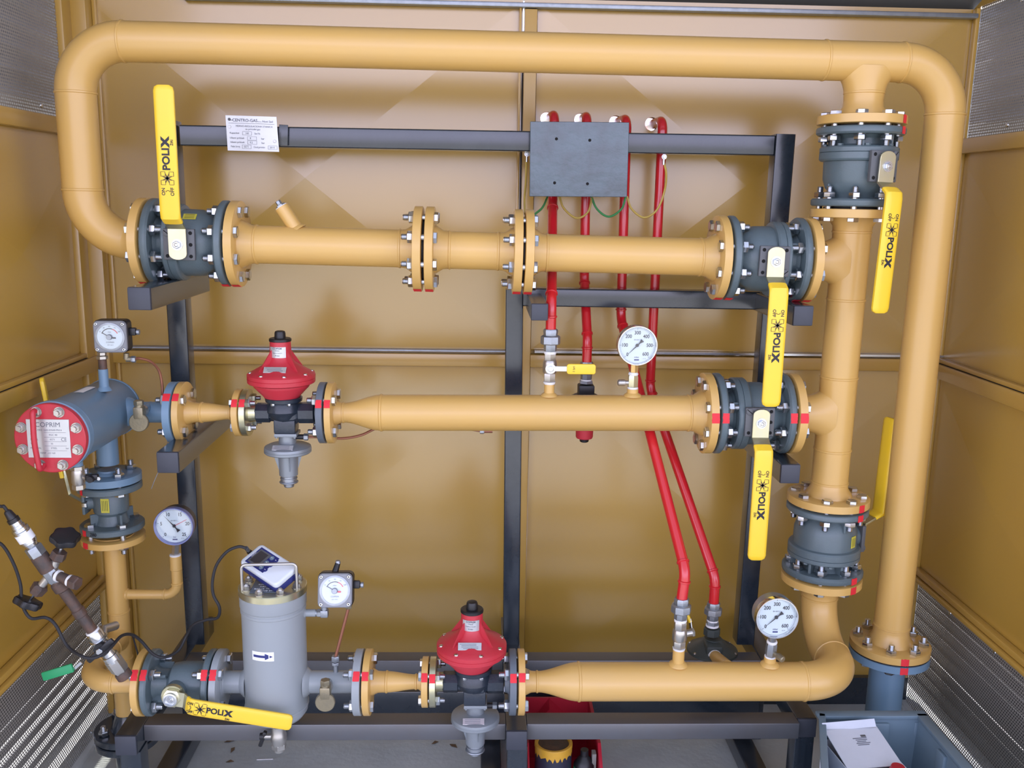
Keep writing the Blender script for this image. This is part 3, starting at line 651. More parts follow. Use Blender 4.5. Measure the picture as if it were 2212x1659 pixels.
# spool 3: centre short piece
s3 = thing('pipe_spool', 'short yellow flanged pipe in the middle between the two central flange pairs', 'pipe', on(mA, mdir, (f2R+f3L)/2)-V((0, 0, .1)))
a_ = on(mA, mdir, f2R-FT); z_ = on(mA, mdir, f3L+FT)
b = B(); b.cyl(a_+mdir*.045, z_-mdir*.045, RP, M_pipe, seg=56); weld(b, a_+mdir*(FT+.036), mdir, RP, M_pipe); weld(b, z_-mdir*(FT+.036), mdir, RP, M_pipe); part('pipe', b, s3)
fl(s3, a_, -mdir, mark=-1.25); fl(s3, z_, mdir, mark=1.25); bolts(s3, a_+mdir*FT, -mdir, FT*2+.0075, 8, .080); b = B()
b.lathe(a_-mdir*.0065, mdir, [(0, .073), (.005, .073)], M_rub, 40); part('gasket', b, s3)
# spool 4: to valve 2
s4 = thing('pipe_spool', 'yellow pipe between the central flanges and the right-hand middle valve', 'pipe', on(mA, mdir, (f3R+v2L)/2)-V((0, 0, .1)))
a_ = on(mA, mdir, f3R-FT); z_ = on(mA, mdir, v2L+FT)
b = B(); b.cyl(a_+mdir*.045, z_-mdir*.045, RP, M_pipe, seg=56); weld(b, a_+mdir*(FT+.034), mdir, RP, M_pipe); weld(b, z_-mdir*(FT+.034), mdir, RP, M_pipe); part('pipe', b, s4)
fl(s4, a_, -mdir, mark=-1.25); fl(s4, z_, mdir, mark=1.30); bolts(s4, a_+mdir*FT, -mdir, FT*2+.006, 8, .080); bolts(s4, z_-mdir*FT, mdir, FT*2+.006, 8, .080)
b = B(); b.lathe(a_-mdir*.005, mdir, [(0, .073), (.004, .073)], M_rub, 40); part('gasket', b, s4)
# spool 5: the riser with two tees
s5 = thing('pipe_spool', 'yellow vertical pipe at right with two tees joining both horizontal pipes', 'pipe', (XV2, YM, c5.z+.1))
zA = z4b-.006; zB = z5t+.006; pT = V((XV4, YM, zA)); pBm = V((XV5-.004, YM, zB)); vd = (pT-pBm).normalized()
b = B(); b.cyl(pBm+vd*.045, pT-vd*.045, RP, M_pipe, seg=56)
def onv(z): return pBm+vd*((z-pBm.z)/vd.z)
q1 = on(mA, mdir, onv(c2.z).x); q2 = on(nA, ndir, onv(c3.z).x)
tee(b, q1, Z0, -mdir, RP, q1.x-v2R-.012); tee(b, q2, Z0, -ndir, RP, q2.x-v3R-.012)
for q in (q1, q2):
    for s in (-1, 1): weld(b, q+vd*(.092*s), vd, RP, M_pipe)
weld(b, pBm+vd*(FT+.034), vd, RP, M_pipe); weld(b, pT-vd*(FT+.034), vd, RP, M_pipe)
weld(b, on(mA, mdir, v2R+.016), mdir, RP, M_pipe); weld(b, on(nA, ndir, v3R+.016), ndir, RP, M_pipe); part('pipe', b, s5)
fl(s5, pT, vd, mark=.42, ref=f4, mw=.018); fl(s5, pBm, -vd, mark=-.55, ref=FR, mw=.02)
fl(s5, on(mA, mdir, v2b+.006), -mdir, mark=-1.30, nl=.02); b = B(); fl(s5, on(nA, ndir, v3b+.006), -ndir, mark=.10, nl=.02)
bolts(s5, pT-vd*FT, vd, FT*2+.006, 8, .080); bolts(s5, pBm+vd*FT, -vd, FT*2+.006, 8, .080)
bolts(s5, on(mA, mdir, v2R), -mdir, FT*2+.006, 8, .080); bolts(s5, on(nA, ndir, v3R), -ndir, FT*2+.006, 8, .080)
# spool 6: reducer + lower horizontal run (Y=YM)
def reducer_run(t, P, d, x0, xr0, xr1, x1, r0=RS, r1=RP):
    """pipe r0 from x0, reducer xr0..xr1, pipe r1 to x1"""
    b = B(); o0 = on(P, d, x0); L0 = xr0-x0; L1 = xr1-x0; L2 = x1-x0; pf = [(0, r0), (L0, r0)]
    for i in range(1, 10):
        u = i/10; pf.append((L0+(L1-L0)*u, r0+(r1-r0)*(3*u*u-2*u**3)))
    pf += [(L1, r1), (L2, r1)]; b.lathe(o0, d, pf, M_pipe, 56)
    weld(b, on(P, d, xr0), d, r0, M_pipe); weld(b, on(P, d, xr1), d, r1, M_pipe, .004)
    return b
gx1a, gx1b = nearX(677.7, 893, RFS), nearX(712.7, 893, RFS)
s6 = thing('pipe_spool', 'yellow pipe widening to the right of the upper red regulator', 'pipe', on(nA, ndir, (gx1b+v3L)/2)-V((0, 0, .1)))
fj = gx1b-FTS
b = reducer_run(s6, nA, ndir, gx1b+.02, at(742, 893, YM).x, at(824, 893, YM).x, v3L-.02); weld(b, on(nA, ndir, v3L-.034), ndir, RP, M_pipe)
def stub(b, p, base_z, top_z, r=.0135, m=M_pipe):
    b.cyl((p.x, p.y, base_z), (p.x, p.y, top_z), r, m, seg=28); b.lathe((p.x, p.y, base_z+.002), Z0, [(0, r+.009), (.004, r+.007), (.009, r)], m, 28)
g1 = on(nA, ndir, at(1186, 857, YM).x); g2 = on(nA, ndir, at(1366, 857, YM).x)
stub(b, g1, g1.z+RP-.004, at(1186, 826, YM).z, .0125); stub(b, g2, g2.z+RP-.004, at(1366, 840, YM).z, .0138)
part('pipe', b, s6)
fl(s6, on(nA, ndir, fj), -ndir, RFS, FTS, RS, .026, mark=.50, mw=.020); fl(s6, on(nA, ndir, v3L+FT), ndir, mark=-.10)
bolts(s6, on(nA, ndir, v3L), ndir, FT*2+.006, 8, .080); bolts(s6, on(nA, ndir, gx1b), -ndir, FTS*2+.004, 4, .055, .95, ref=FR)
# spool 7: bottom right: valve 5 -> two elbows -> run left to the lower regulator
s7 = thing('pipe_spool', 'yellow bottom pipe with a double bend up to the lower right valve', 'pipe', (.8, YB, bA.z-RP))
gx2a = nearX(1101.8, 1478, RFS, YB); gx2b = gx2a+FTS*2+.004; zbt = bA.z
r20 = at(1160, 1472, YB).x; r21 = at(1250, 1472, YB).x; xe = XV5-.004
b = reducer_run(s7, bA, bdir, gx2b+.02, r20, r21, r21+.05)
pts = [on(bA, bdir, r21+.05), V((xe, YB, zbt)), V((xe, YM, zbt)), V((xe, YM, z5b-.006-FT-.01))]
b.sweep(rpath([V((r21+.05, YB, zbt)), V((xe, YB, zbt)), V((xe, YM, zbt)), V((xe, YM, z5b-.006-FT-.01))], .1139, 14), RP, M_pipe, 56)
weld(b, V((xe-.114, YB, zbt)), X0, RP, M_pipe); weld(b, V((xe, (YB+YM)/2, zbt)), Y0, RP, M_pipe); weld(b, V((xe, YM, zbt+.114)), Z0, RP, M_pipe)
g3x = at(1465, 1427, YB).x; g4x = at(1663, 1427, YB).x
stub(b, V((g3x, YB, 0)), zbt+RP-.004, at(1466, 1402, YB).z, .0138); stub(b, V((g4x, YB, 0)), zbt+RP-.004, at(1661, 1419, YB).z, .0138)
part('pipe', b, s7)
fl(s7, V((xe, YM, z5b-.006)), Z0, mark=.52, mw=.02); fl(s7, on(bA, bdir, gx2b-FTS), -bdir, RFS, FTS, RS, .026, mark=.62, mw=.020)
bolts(s7, V((xe, YM, z5b-.006-FT)), Z0, FT*2+.006, 8, .080); bolts(s7, on(bA, bdir, gx2b), -bdir, FTS*2+.004, 4, .055, .95, ref=FR)
# small reducers left of the regulators
def small_reducer(lab, P, d, xa, xb, ma, mb, w):
    t = thing('pipe_spool', lab, 'pipe', on(P, d, (xa+xb)/2)-V((0, 0, .07))); a_ = on(P, d, xa); L = xb-xa; b = B()
    x1, x2 = .34*L, .80*L; pf = [(FTS, RS), (x1, RS)]+[(x1+(x2-x1)*u/8, RS+(RQ-RS)*(3*(u/8)**2-2*(u/8)**3)) for u in range(1, 8)]+[(x2, RQ), (L-FTQ, RQ)]
    b.lathe(a_, d, pf, M_pipe, 48); weld(b, a_+d*x1, d, RS, M_pipe); weld(b, a_+d*x2, d, RQ, M_pipe, .003); part('reducer', b, t)
    fl(t, a_, -d, RFS, FTS, RS, .024, mark=ma, mw=w); fl(t, a_+d*L, d, RFQ, FTQ, RQ, .014, mark=mb, mw=w)
    bolts(t, a_+d*FTS, -d, FTS*2+.004, 4, .055, .95, ref=FR); bolts(t, a_+d*(L-FTQ), d, FTQ*2+.003, 4, .0425, .8, ref=FR); return t
ux0 = nearX(367.5, 889, RFS); ux1 = nearX(510.5, 890, RFQ)
small_reducer('yellow flanged reducer between the blue strainer and the upper red regulator', nA, ndir, ux0, ux1, .72, -.62, .020)
lx0 = nearX(779, 1478, RFS, YB); lx1 = nearX(923, 1476, RFQ, YB)
small_reducer('yellow flanged reducer between the grey filter and the lower red regulator', bA, bdir, lx0, lx1, .66, -.66, .020)

# ------------------------------------------------------------------ red regulators
def regulator(label, P, d, xa, xb, cpx, markR):
    """between companion flanges at world X xa (left face) and xb (right face)"""
    cx_ = at(cpx, 890, YM).x; o = on(P, d, cx_); k = 1981; s = 1.143e-3
    t = thing('pressure_regulator', label, 'gas pressure regulator', o-V((0, 0, .2))); f = FR
    b = B()                                                  # cast body
    La = cx_-xa-.030; Lb = xb-cx_-.028
    b.lathe(o-d*La, d, [(0, .022), (.002, .0245), (.034, .0245), (.036, .0215), (.055, .022), (La, .033), (La+Lb*.35, .031), (La+Lb-.040, .024), (La+Lb-.038, .0265), (La+Lb-.002, .0265), (La+Lb, .023)], M_dark, 8, pi/8, ref=Z0)
    b.lathe(o, Z0, [(-.020, .020), (-.012, .034), (.006, .043), (.022, .040), (.030, .036), (.030, .044), (.038, .045), (.040, .043)], M_dark, 32)
    b.box(Matrix.Translation(o+V((.004, 0, -.030))), .052, .050, .036, M_dark, .004)
    for q in (-1, 1):
        for w_ in (-1, 1): b.hexa(o+V((q*.019, -.036*(1 if w_ > 0 else -1), .030)), -Z0, .0048, .006, M_zinc)
    part('valve_body', b, t)
    b = B()                                                  # red diaphragm casing
    c0 = o+V((-.004, 0, .040))
    pf = [(0, .043), (.003, .0445), (.026, .066), (.030, .0675), (.032, .0675), (.036, .079), (.0375, .0805), (.0465, .081), (.0472, .0800), (.0480, .081), (.056, .081), (.0585, .079), (.064, .068), (.078, .044), (.086, .033), (.094, .0275), (.100, .0258), (.136, .0248)]
    b.lathe(c0, Z0, pf, M_red, 64)
    for i in range(4):                                       # webs up the spring tower
        an = math.radians(-42+90*i+(0)); u = V((math.sin(an), -math.cos(an), 0)); Mx = frame(c0+V((0, 0, .062))-V(u.cross(Z0))*.0015, u, Z0)
        Mw = frame(c0, u, u.cross(Z0)); w0 = B()
        p2 = [(.0235, .120), (.064, .068), (.0235, .068)]; n_ = u.cross(Z0).normalized(); vs = [c0+u*x+Z0*z+n_*sg*.0016 for sg in (-1, 1) for x, z in p2]
        b.add(vs, [[0, 1, 2], [5, 4, 3], [0, 3, 4, 1], [1, 4, 5, 2], [2, 5, 3, 0]], M_red)
    cs = part('diaphragm_housing', b, t)
    b = B(); sm = []
    for i in range(8):
        an = math.radians(17+45*i); p = c0+V((math.cos(an)*.0725, math.sin(an)*.0725, .0595)); b.lathe(p, Z0, [(-.002, .0075), (.0012, .0068)], M_red, 6); b.lathe(p, Z0, [(0.001, .0055), (.003, .0050), (.0042, .003)], M_zinc, 16)
    part('housing_screw', b, cs)
    b = B(); tp = c0+V((0, 0, .136)); b.lathe(tp, Z0, [(0, .0255), (.001, .0265), (.006, .0265), (.008, .0240), (.0082, .0135), (.020, .0130), (.024, .0115), (.0255, .008)], M_blk, 40); part('spring_cap', b, t)
    b = B(); n = 9; vs = []; a0, a1 = math.radians(-78), math.radians(34)        # curved name label on the tower
    for i in range(n+1):
        a = math.radians(-52)+(math.radians(92))*i/n
        for z in (.099, .125): rr = .0262; vs.append(c0+V((math.sin(a)*rr, -math.cos(a)*rr, z)))
    b.add(vs, [[2*i, 2*i+2, 2*i+3, 2*i+1] for i in range(n)], M_lbl)
    for (s_, z, sz) in (('COPRIM', .1215, .0062), ('Vicenza', .1165, .0036), ('Pressione di taratura', .1108, .0028), ('20 mbar', .1045, .0036)):
        Mt = frame(c0+V((math.sin(math.radians(-6))*.0266, -math.cos(math.radians(-6))*.0266, z)), X0, V((0, -1, 0)).cross(X0)*-1) ; Mt = frame(c0+V((-.0027, -.0266, z)), X0, FR)
        v_, f_ = textmesh(s_, sz, .0001, .0001 if sz > .005 else 0, 'CENTER')
        vv = []
        for p in v_:
            a = math.radians(-6)+p[0]/.0264; rr = .0264+p[2]+.0002; vv.append(c0+V((math.sin(a)*rr, -math.cos(a)*rr, z+p[1])))
        b.add(vv, f_, M_inkl)
    part('tower_label', b, t, 'silver label with black lettering')
    b = B(); nn = V((0, -.62, .78)).normalized(); pl_ = c0+V((-.004, -.0500, .0745)); Mp = frame(pl_, X0, nn); b.box(Mp, .053, .018, .0012, M_lbl, .0003, 1)
    for i in range(4): b.box(Mp @ Matrix.Translation((-.004+.002*i, .0055-.0036*i, .0008)), .038-.004*(i % 2), .0009, .0002, M_inkl)
    part('data_plate', b, t)
    # lower slam-shut part, grey aluminium
    b = B(); l0 = o+V((.006, 0, -.048)); b.box(Matrix.Translation(l0-V((0, 0, .004))), .054, .052, .008, M_alu, .001)
    for q in (-1, 1): b.lathe(l0+V((q*.022, -.022, -.008)), -Z0, [(0, .003), (.003, .003)], M_alu, 10)
    b.lathe(l0-V((0, 0, .008)), -Z0, [(0, .0215), (.020, .0215), (.022, .028), (.026, .050), (.029, .0560), (.034, .0572), (.0355, .0572), (.0360, .0564), (.0368, .0572), (.042, .0572), (.044, .055), (.048, .034), (.050, .0245), (.102, .0225)], M_alu, 48)
    for i in range(4):
        an = math.radians(20+90*i); u = V((math.cos(an), math.sin(an), 0)); n_ = u.cross(Z0); z1_ = l0.z-.054
        vs = [V((l0.x, l0.y, 0))+u*x+Z0*z+n_*sg*.0015 for sg in (-1, 1) for x, z in ((.022, z1_), (.036, z1_), (.022, z1_-.045))]
        b.add(vs, [[0, 1, 2], [5, 4, 3], [0, 3, 4, 1], [1, 4, 5, 2], [2, 5, 3, 0]], M_alu)
    lo = part('shut_off_housing', b, t)
    b = B(); e0 = l0-V((0, 0, .110)); b.lathe(e0, -Z0, [(0, .0215), (.002, .0185), (.006, .0185), (.0065, .021), (.009, .021), (.0095, .0190), (.015, .0190), (.016, .0225), (.0175, .0232), (.019, .0225), (.0205, .013), (.029, .0125), (.031, .0105)], M_zincd, 40); part('adjuster_cap', b, lo)
    b = B(); nn = V((0, -.5, .86)).normalized(); Mp = frame(l0+V((-.004, -.040, -.0305)), X0, nn); b.box(Mp, .050, .016, .001, M_lbl, .0003, 1)
    for i in range(3): b.box(Mp @ Matrix.Translation((-.002, .0045-.0042*i, .0007)), .036, .0009, .0002, M_inkl)
    part('data_plate', b, lo)
    b = B(); p = l0+V((.030, .0, -.013)); b.cyl(p-V((.02, 0, 0)), p+V((.016, 0, 0)), .0065, M_blk); b.hexa(p+V((.010, 0, 0)), X0, .0088, .011, M_zincd); part('tube_fitting', b, lo)
    # companion flanges
    b = B(); A = on(P, d, xa); flange(b, A, d, RFQ, FTQ, M_pass, .0215, .016, .024); b.mark(A, d, 0, FTQ, RFQ, -.12-(.5 if markR > .3 else 0), .020, ref=FR); b.cyl(A+d*(FTQ+.012), A+d*(cx_-xa-La+.004), .0205, M_pass); part('flange', b, t, 'plated steel flange')
    b = B(); A = on(P, d, xb); flange(b, A, -d, RFS, FTS, M_slate, .024, .010, .028); b.mark(A, d, -FTS, 0, RFS, -markR, .020, ref=FR); b.cyl(A-d*(FTS+.006), A-d*(xb-cx_-Lb-.004), .0235, M_pass); part('flange', b, t, 'slate grey flange')
    b = B(); b.lathe(on(P, d, xb), d, [(0, .052), (.003, .052)], M_rub, 40); b.lathe(on(P, d, xa), -d, [(0, .040), (.003, .040)], M_rub, 32); part('gasket', b, t)
    return t, o
rg1, ro1 = regulator('red and black gas regulator on the upper line, wall ledge behind its cap', nA, ndir, ux1+.003, fj-.004, 614, .50)
def cpx_bot(): return 0
cxb = at(1022, 1472, YB).x
# second one with its own centre
_at = at
def regulator2():
    global at
    at0 = at
    at = lambda x, y, Y: V((cxb, YB, 0)) if (x, y) == (614, 890) else at0(x, y, Y)
    r = regulator('red and black gas regulator on the bottom line, in front of the centre post', bA, bdir, lx1+.003, gx2b-FTS-.004, 614, .60)
    at = at0; return r
rg2, ro2 = regulator2()

# ------------------------------------------------------------------ bottom left valve and grey cartridge filter
w1a = nearX(277, 1488, RFS, YB); w1j = w1a+FTS; w2 = w1j+.004; vL = .150; w3 = w2+vL; w4 = w3+.004; Pb = lambda X: on(bA, bdir, X)
cv6 = Pb((w2+w3)/2); f6 = V((0, -1, .06)).normalized(); h6 = V((1, -.05, -.17)).normalized(); h6 = (h6-f6*h6.dot(f6)).normalized()
t6 = thing('ball_valve', 'grey ball valve at bottom left, yellow lever pointing right across the filter foot', 'valve', cv6-V((0, 0, .08)))
b = B(); L = vL; R = RFS; e = .003
b.lathe(cv6, bdir, [(-L/2, R-e), (-L/2+e, R), (-L/2+.015-e, R), (-L/2+.015, R-e), (-L/2+.015, .038), (-L/2+.024, .032), (-.028, .030), (-.018, .044), (.000, .047), (.040, .047), (L/2-.016, .044), (L/2-.015, R-e), (L/2-.015+e, R), (L/2-e, R), (L/2, R-e)], M_valve, 48)
b.cyl(cv6+f6*.02, cv6+f6*.064, .024, M_valve); 
for i in range(4):
    an = pi/4+pi/2*i; u = V((0, math.cos(an), math.sin(an))); b.box(frame(cv6-bdir*.044+u*.037, bdir, u), .034, .006, .020, M_valve, .001, 1)
b.mark(cv6, bdir, -L/2, -L/2+.015, R, -.70, .024, ref=FR); b.mark(cv6, bdir, L/2-.015, L/2, R, -.70, .024, ref=FR)
part('body', b, t6)
b = B(); p = cv6+f6*.062; b.lathe(p, f6, [(0, .026), (.004, .027), (.010, .025)], M_pass, 32); b.hexa(p+f6*.010, f6, .022, .012, M_pass, ref=h6); b.lathe(p+f6*.022, f6, [(0, .0155), (.006, .0155), (.0065, .012), (.002, .0115)], M_zinc, 28); part('spindle_nut', b, t6)
Lv6 = .275
grip_and_strap(t6, cv6, f6, h6, Lv6, .034, .020, .02, .8, True, .078, None, .80, .045)
# yellow tee piece from the inlet riser to this valve
xin = (at(257, 1300, YM).x+at(247, 1210, YM).x)/2
s8 = thing('pipe_spool', 'yellow inlet pipe at lower left with a gauge branch and forward bend', 'pipe', (xin, YM, .12))
zb8 = bA.z; z7b = at(246, 1205, YM-RFS).z        # underside of the lower flange under valve 7
zf7 = at(246, 1178, YM-RFS).z                    # jointing face
zin = at(262, 1560, YM).z
b = B(); b.cyl((xin, YM, zin+.01), (xin, YM, zf7-FTS-.005), RS*1.04, M_pipe, seg=40); weld(b, V((xin, YM, at(262, 1320, YM).z)), Z0, RS*1.04, M_pipe); weld(b, V((xin, YM, zb8-.06)), Z0, RS*1.04, M_pipe)
tee(b, V((xin, YM, zb8)), Z0, (0, -1, 0), RS*1.04, .07)
b.sweep(rpath([V((xin, YM-.05, zb8)), V((xin, YB, zb8)), V((w1a+.01, YB, zb8))], .072, 12), RS*1.04, M_pipe, 40)
weld(b, V((xin, YM-.062, zb8)), Y0, RS*1.04, M_pipe); weld(b, V((xin, YB+.074, zb8)), Y0, RS*1.04, M_pipe); weld(b, V((xin+.072, YB, zb8)), X0, RS*1.04, M_pipe); weld(b, V((w1a-.012, YB, zb8)), X0, RS*1.04, M_pipe)
part('pipe', b, s8)
b = B(); g_ = [at(262, 1283, YM), at(380, 1284, YM), at(379, 1200, YM)]; g_[1].x = g_[2].x = at(381, 1240, YM).x; g_[0].z = g_[1].z; g_[0].x = xin
b.sweep(rpath(g_, .030, 8), .0125, M_pipe, 28); weld(b, g_[2]-V((0, 0, .035)), Z0, .0128, M_pipe, .003); weld(b, g_[1]+V((0, 0, .030)), Z0, .0125, M_pipe, .003); weld(b, g_[1]-V((.032, 0, 0)), X0, .0125, M_pipe, .003); weld(b, g_[0]+V((RS, 0, 0)), X0, .0135, M_pipe, .004)
b.cyl(g_[2]-V((0, 0, .034)), g_[2], .0142, M_pipe); part('gauge_branch', b, s8)
fl(s8, V((xin, YM, zf7)), Z0, RFS, FTS, RS, .02, mark=-.62, mw=.020); fl(s8, Pb(w1j), bdir, RFS, FTS, RS, .016, mark=-.70, mw=.024)
bolts(s8, Pb(w1a), bdir, FTS*2+.004, 4, .055, .95, ref=FR); bolts(s8, V((xin, YM, zf7+.016+FTS)), -Z0, FTS*2+.012, 4, .055, .95, ref=FR)
# inlet flange on the floor
t = thing('pipe_stub', 'black inlet flange on the concrete at bottom left', 'pipe', (xin, YM, 0))
b = B(); b.cyl((xin, YM, 0), (xin, YM, zin-.05), .032, M_black, seg=36); b.lathe((xin, YM, zin-.035), -Z0, [(0, .078), (.002, .08), (.016, .08), (.018, .078)], M_black, 44); b.lathe((xin, YM, zin-.012), -Z0, [(0, .079), (.002, .081), (.017, .081), (.019, .079)], M_black, 44)
b.lathe((xin, YM, zin-.012), Z0, [(0, .04), (.03, .028), (.04, .026)], M_black, 36); part('flange', b, t); bolts(t, V((xin, YM, zin-.053)), Z0, .043, 4, .06, .95, ref=FR)

# grey cartridge filter
XF = (at(587, 1330, YB).x+at(603, 1520, YB).x)/2; zft = at(587, 1262, YB).z; zfb = at(606, 1548, YB).z; rf = .0715
t = thing('gas_filter', 'tall light-grey cylindrical filter with white arrow sticker and wire handle', 'gas filter', (XF, YB, zfb-.03))
b = B(); pf = [(-.002, .02), (0, .04), (.008, .062), (.02, rf*.985), (.03, rf), (zft-zfb-.048, rf), (zft-zfb-.046, rf+.002), (zft-zfb-.043, rf+.003), (zft-zfb-.016, rf+.003)]
b.lathe((XF, YB, zfb), Z0, pf, M_grey, 64); weld(b, V((XF, YB, zfb+.035)), Z0, rf, M_grey, .004); weld(b, V((XF, YB, zft-.055)), Z0, rf, M_grey, .005)
b.cyl(Pb(w4+.01), Pb(XF), .0255, M_grey, seg=40); b.cyl(Pb(XF), Pb(lx0-.012), .0255, M_grey, seg=40)
b.lathe(Pb(XF), bdir, [(.066, .036), (.072, .033), (.080, .0255)], M_grey, 40); b.lathe(Pb(XF), -bdir, [(.066, .036), (.072, .033), (.080, .0255)], M_grey, 40)
part('vessel', b, t)
b = B(); b.lathe((XF, YB, zft-.016), Z0, [(0, rf+.0035), (.0005, rf+.0045), (.0145, rf+.0045), (.016, rf+.003)], M_pass, 64); lid = part('lid', b, t)
b = B()
for i in range(8):
    an = math.radians(22.5+45*i+6); p = V((XF+math.cos(an)*.060, YB+math.sin(an)*.060, zft)); b = B(); b.lathe(p, Z0, [(0, .011), (.0015, .011)], M_nick, 20); b.hexa(p+V((0, 0, .0015)), Z0, .0092, .008, M_nick); b.lathe(p+V((0, 0, .0095)), Z0, [(0, .0062), (.003, .005), (.0045, .003)], M_nick, 14); part('lid_nut', b, lid)
b = B(); hz = at(587, 1219, YB-.030).z-zft; b.sweep(rpath([V((XF-.060, YB-.034, zft)), V((XF-.060, YB-.034, zft+hz)), V((XF+.060, YB-.026, zft+hz)), V((XF+.060, YB-.026, zft))], .010, 6), .0036, M_nick, 12); part('wire_handle', b, lid)
b = B(); Mp = frame(V((XF-.006, YB-.012, zft+.001)), V((1, .05, 0)), Z0); b.box(Mp, .072, .075, .001, M_slate, .0003, 1)
for i, s_ in enumerate(('FILTRO GAS', 'TIPO FG DN 40', 'MATR  0271', 'BAR 16  TS -10 +60', 'ANNO 2014')): b.text(s_, Mp @ Matrix.Translation((0, .018-.0115*i, .0008)), .0072, M_wht, .0002)
part('data_plate', b, lid)
b = B(); n = 10; vs = []; a0 = math.radians(-28); zc = at(576, 1419, YB-rf).z
def onfil(a, z, r=rf+.0006): return V((XF+math.sin(a)*r, YB-math.cos(a)*r, z))
for i in range(n+1):
    a = math.radians(-30)+math.radians(41)*i/n; vs += [onfil(a, zc-.011), onfil(a, zc+.011)]
b.add(vs, [[2*i, 2*i+2, 2*i+3, 2*i+1] for i in range(n)], M_wht)
A_ = [(-27, -.0028), (-5, -.0028), (-5, -.0075), (8, 0), (-5, .0075), (-5, .0028), (-27, .0028)]
vs = []; fs = []
for i in range(8):
    a = math.radians(-27+22*i/7); vs += [onfil(a, zc-.0028, rf+.0011), onfil(a, zc+.0028, rf+.0011)]
fs = [[2*i, 2*i+2, 2*i+3, 2*i+1] for i in range(7)]; k_ = len(vs); vs += [onfil(math.radians(-5), zc-.0075, rf+.0011), onfil(math.radians(9), zc, rf+.0011), onfil(math.radians(-5), zc+.0075, rf+.0011)]; fs.append([k_, k_+1, k_+2])
b.add(vs, fs, M_navy); part('flow_arrow_sticker', b, t, 'white sticker with a dark arrow pointing right')
b = B(); flange(b, Pb(w4), bdir, RFS, FTS, M_grey, .0255, .004); b.mark(Pb(w4), bdir, 0, FTS, RFS, -.70, .024, ref=FR); part('flange', b, t)
bolts(t, Pb(w4+FTS), -bdir, FTS*2+.003, 4, .055, .95, ref=FR)
b = B(); flange(b, Pb(lx0-.004), -bdir, RFS, FTS+.002, M_grey, .0255, .004); b.mark(Pb(lx0-.004), bdir, -FTS, 0, RFS, -.66, .022, ref=FR); part('flange', b, t)
b = B(); b.lathe(Pb(w4-.0035), bdir, [(0, .05), (.003, .05)], M_rub, 40); b.lathe(Pb(lx0-.0035), bdir, [(0, .05), (.003, .05)], M_rub, 40); part('gasket', b, t)
b = B(); b.cyl((XF+.066, YB, at(670, 1324, YB).z), at(682, 1324, YB), .0085, M_grey); b.lathe(V((XF+rf-.004, YB, at(670, 1324, YB).z)), X0, [(0, .015), (.006, .009)], M_grey, 24); p0 = at(682, 1324, YB); p1 = at(701, 1324, YB); p2 = at(701, 1306, YB)
part('gauge_nozzle', b, t)
# drain cock under the filter
t = thing('drain_cock', 'small nickel drain cock with black tap under the grey filter', 'valve', (XF-.0, YB, zfb-.075))
p = at(607, 1590, YB); p.x = XF+.004; YD = YB-.013; q = V((p.x, YB, zfb-.085))
b = B(); b.cyl((p.x, YD, zfb+.002), (p.x, YD, zfb-.02), .012, M_nick); b.lathe((p.x, YD, zfb-.012), -Z0, [(0, .0145), (.002, .0165), (.020, .0165), (.024, .0185), (.040, .0185), (.044, .0165), (.050, .016)], M_nick, 28); b.hexa((p.x, YD, zfb-.060), -Z0, .0175, .014, M_nick); b.lathe((p.x, YD, zfb-.074), -Z0, [(0, .013), (.006, .012)], M_nick, 20); part('body', b, t)
b = B(); s_ = V((p.x-.016, YD-.004, zfb-.040)); b.cyl(s_, s_-V((.016, 0, 0)), .006, M_nick); b.box(Matrix.Translation(s_-V((.020, .0, .006))) @ Matrix.Rotation(.35, 4, 'Y'), .009, .012, .040, M_blk, .003); b.lathe(s_-V((.016, 0, 0)), -X0, [(0, .009), (.010, .008)], M_blk, 18); part('tap', b, t)
# brass test cocks
def testcock(label, o, up, outd, nut=True):
    t = thing('test_cock', label, 'valve', o-V((0, 0, .03))); b = B(); o = V(o)
    b.cyl(o+Y0*.055, o, .0105, M_blue if 'blue' in label else M_grey); b.lathe(o+Y0*.004, FR, [(0, .013), (.006, .013), (.014, .012)], M_nick, 24); part('nozzle', b, t)
    b = B(); c0 = o+FR*.022; b.cyl(c0+Z0*.020, c0-Z0*.020, .010, M_brass); b.box(frame(c0, X0, Z0), .024, .022, .030, M_brass, .004); b.hexa(c0+Z0*.018, Z0, .0115, .012, M_brass)
    b.lathe(c0-Z0*.022+FR*.004, FR, [(-.012, .012), (-.004, .0215), (-.002, .0225), (.004, .0225), (.006, .021)], M_brass, 36); part('cock_body', b, t, 'tarnished brass')
    return t
tc2 = at(722, 1500, YB-.05); testcock('tarnished brass test cock below the pipe right of the grey filter', tc2+V((-.018, .012, .012)), Z0, FR)
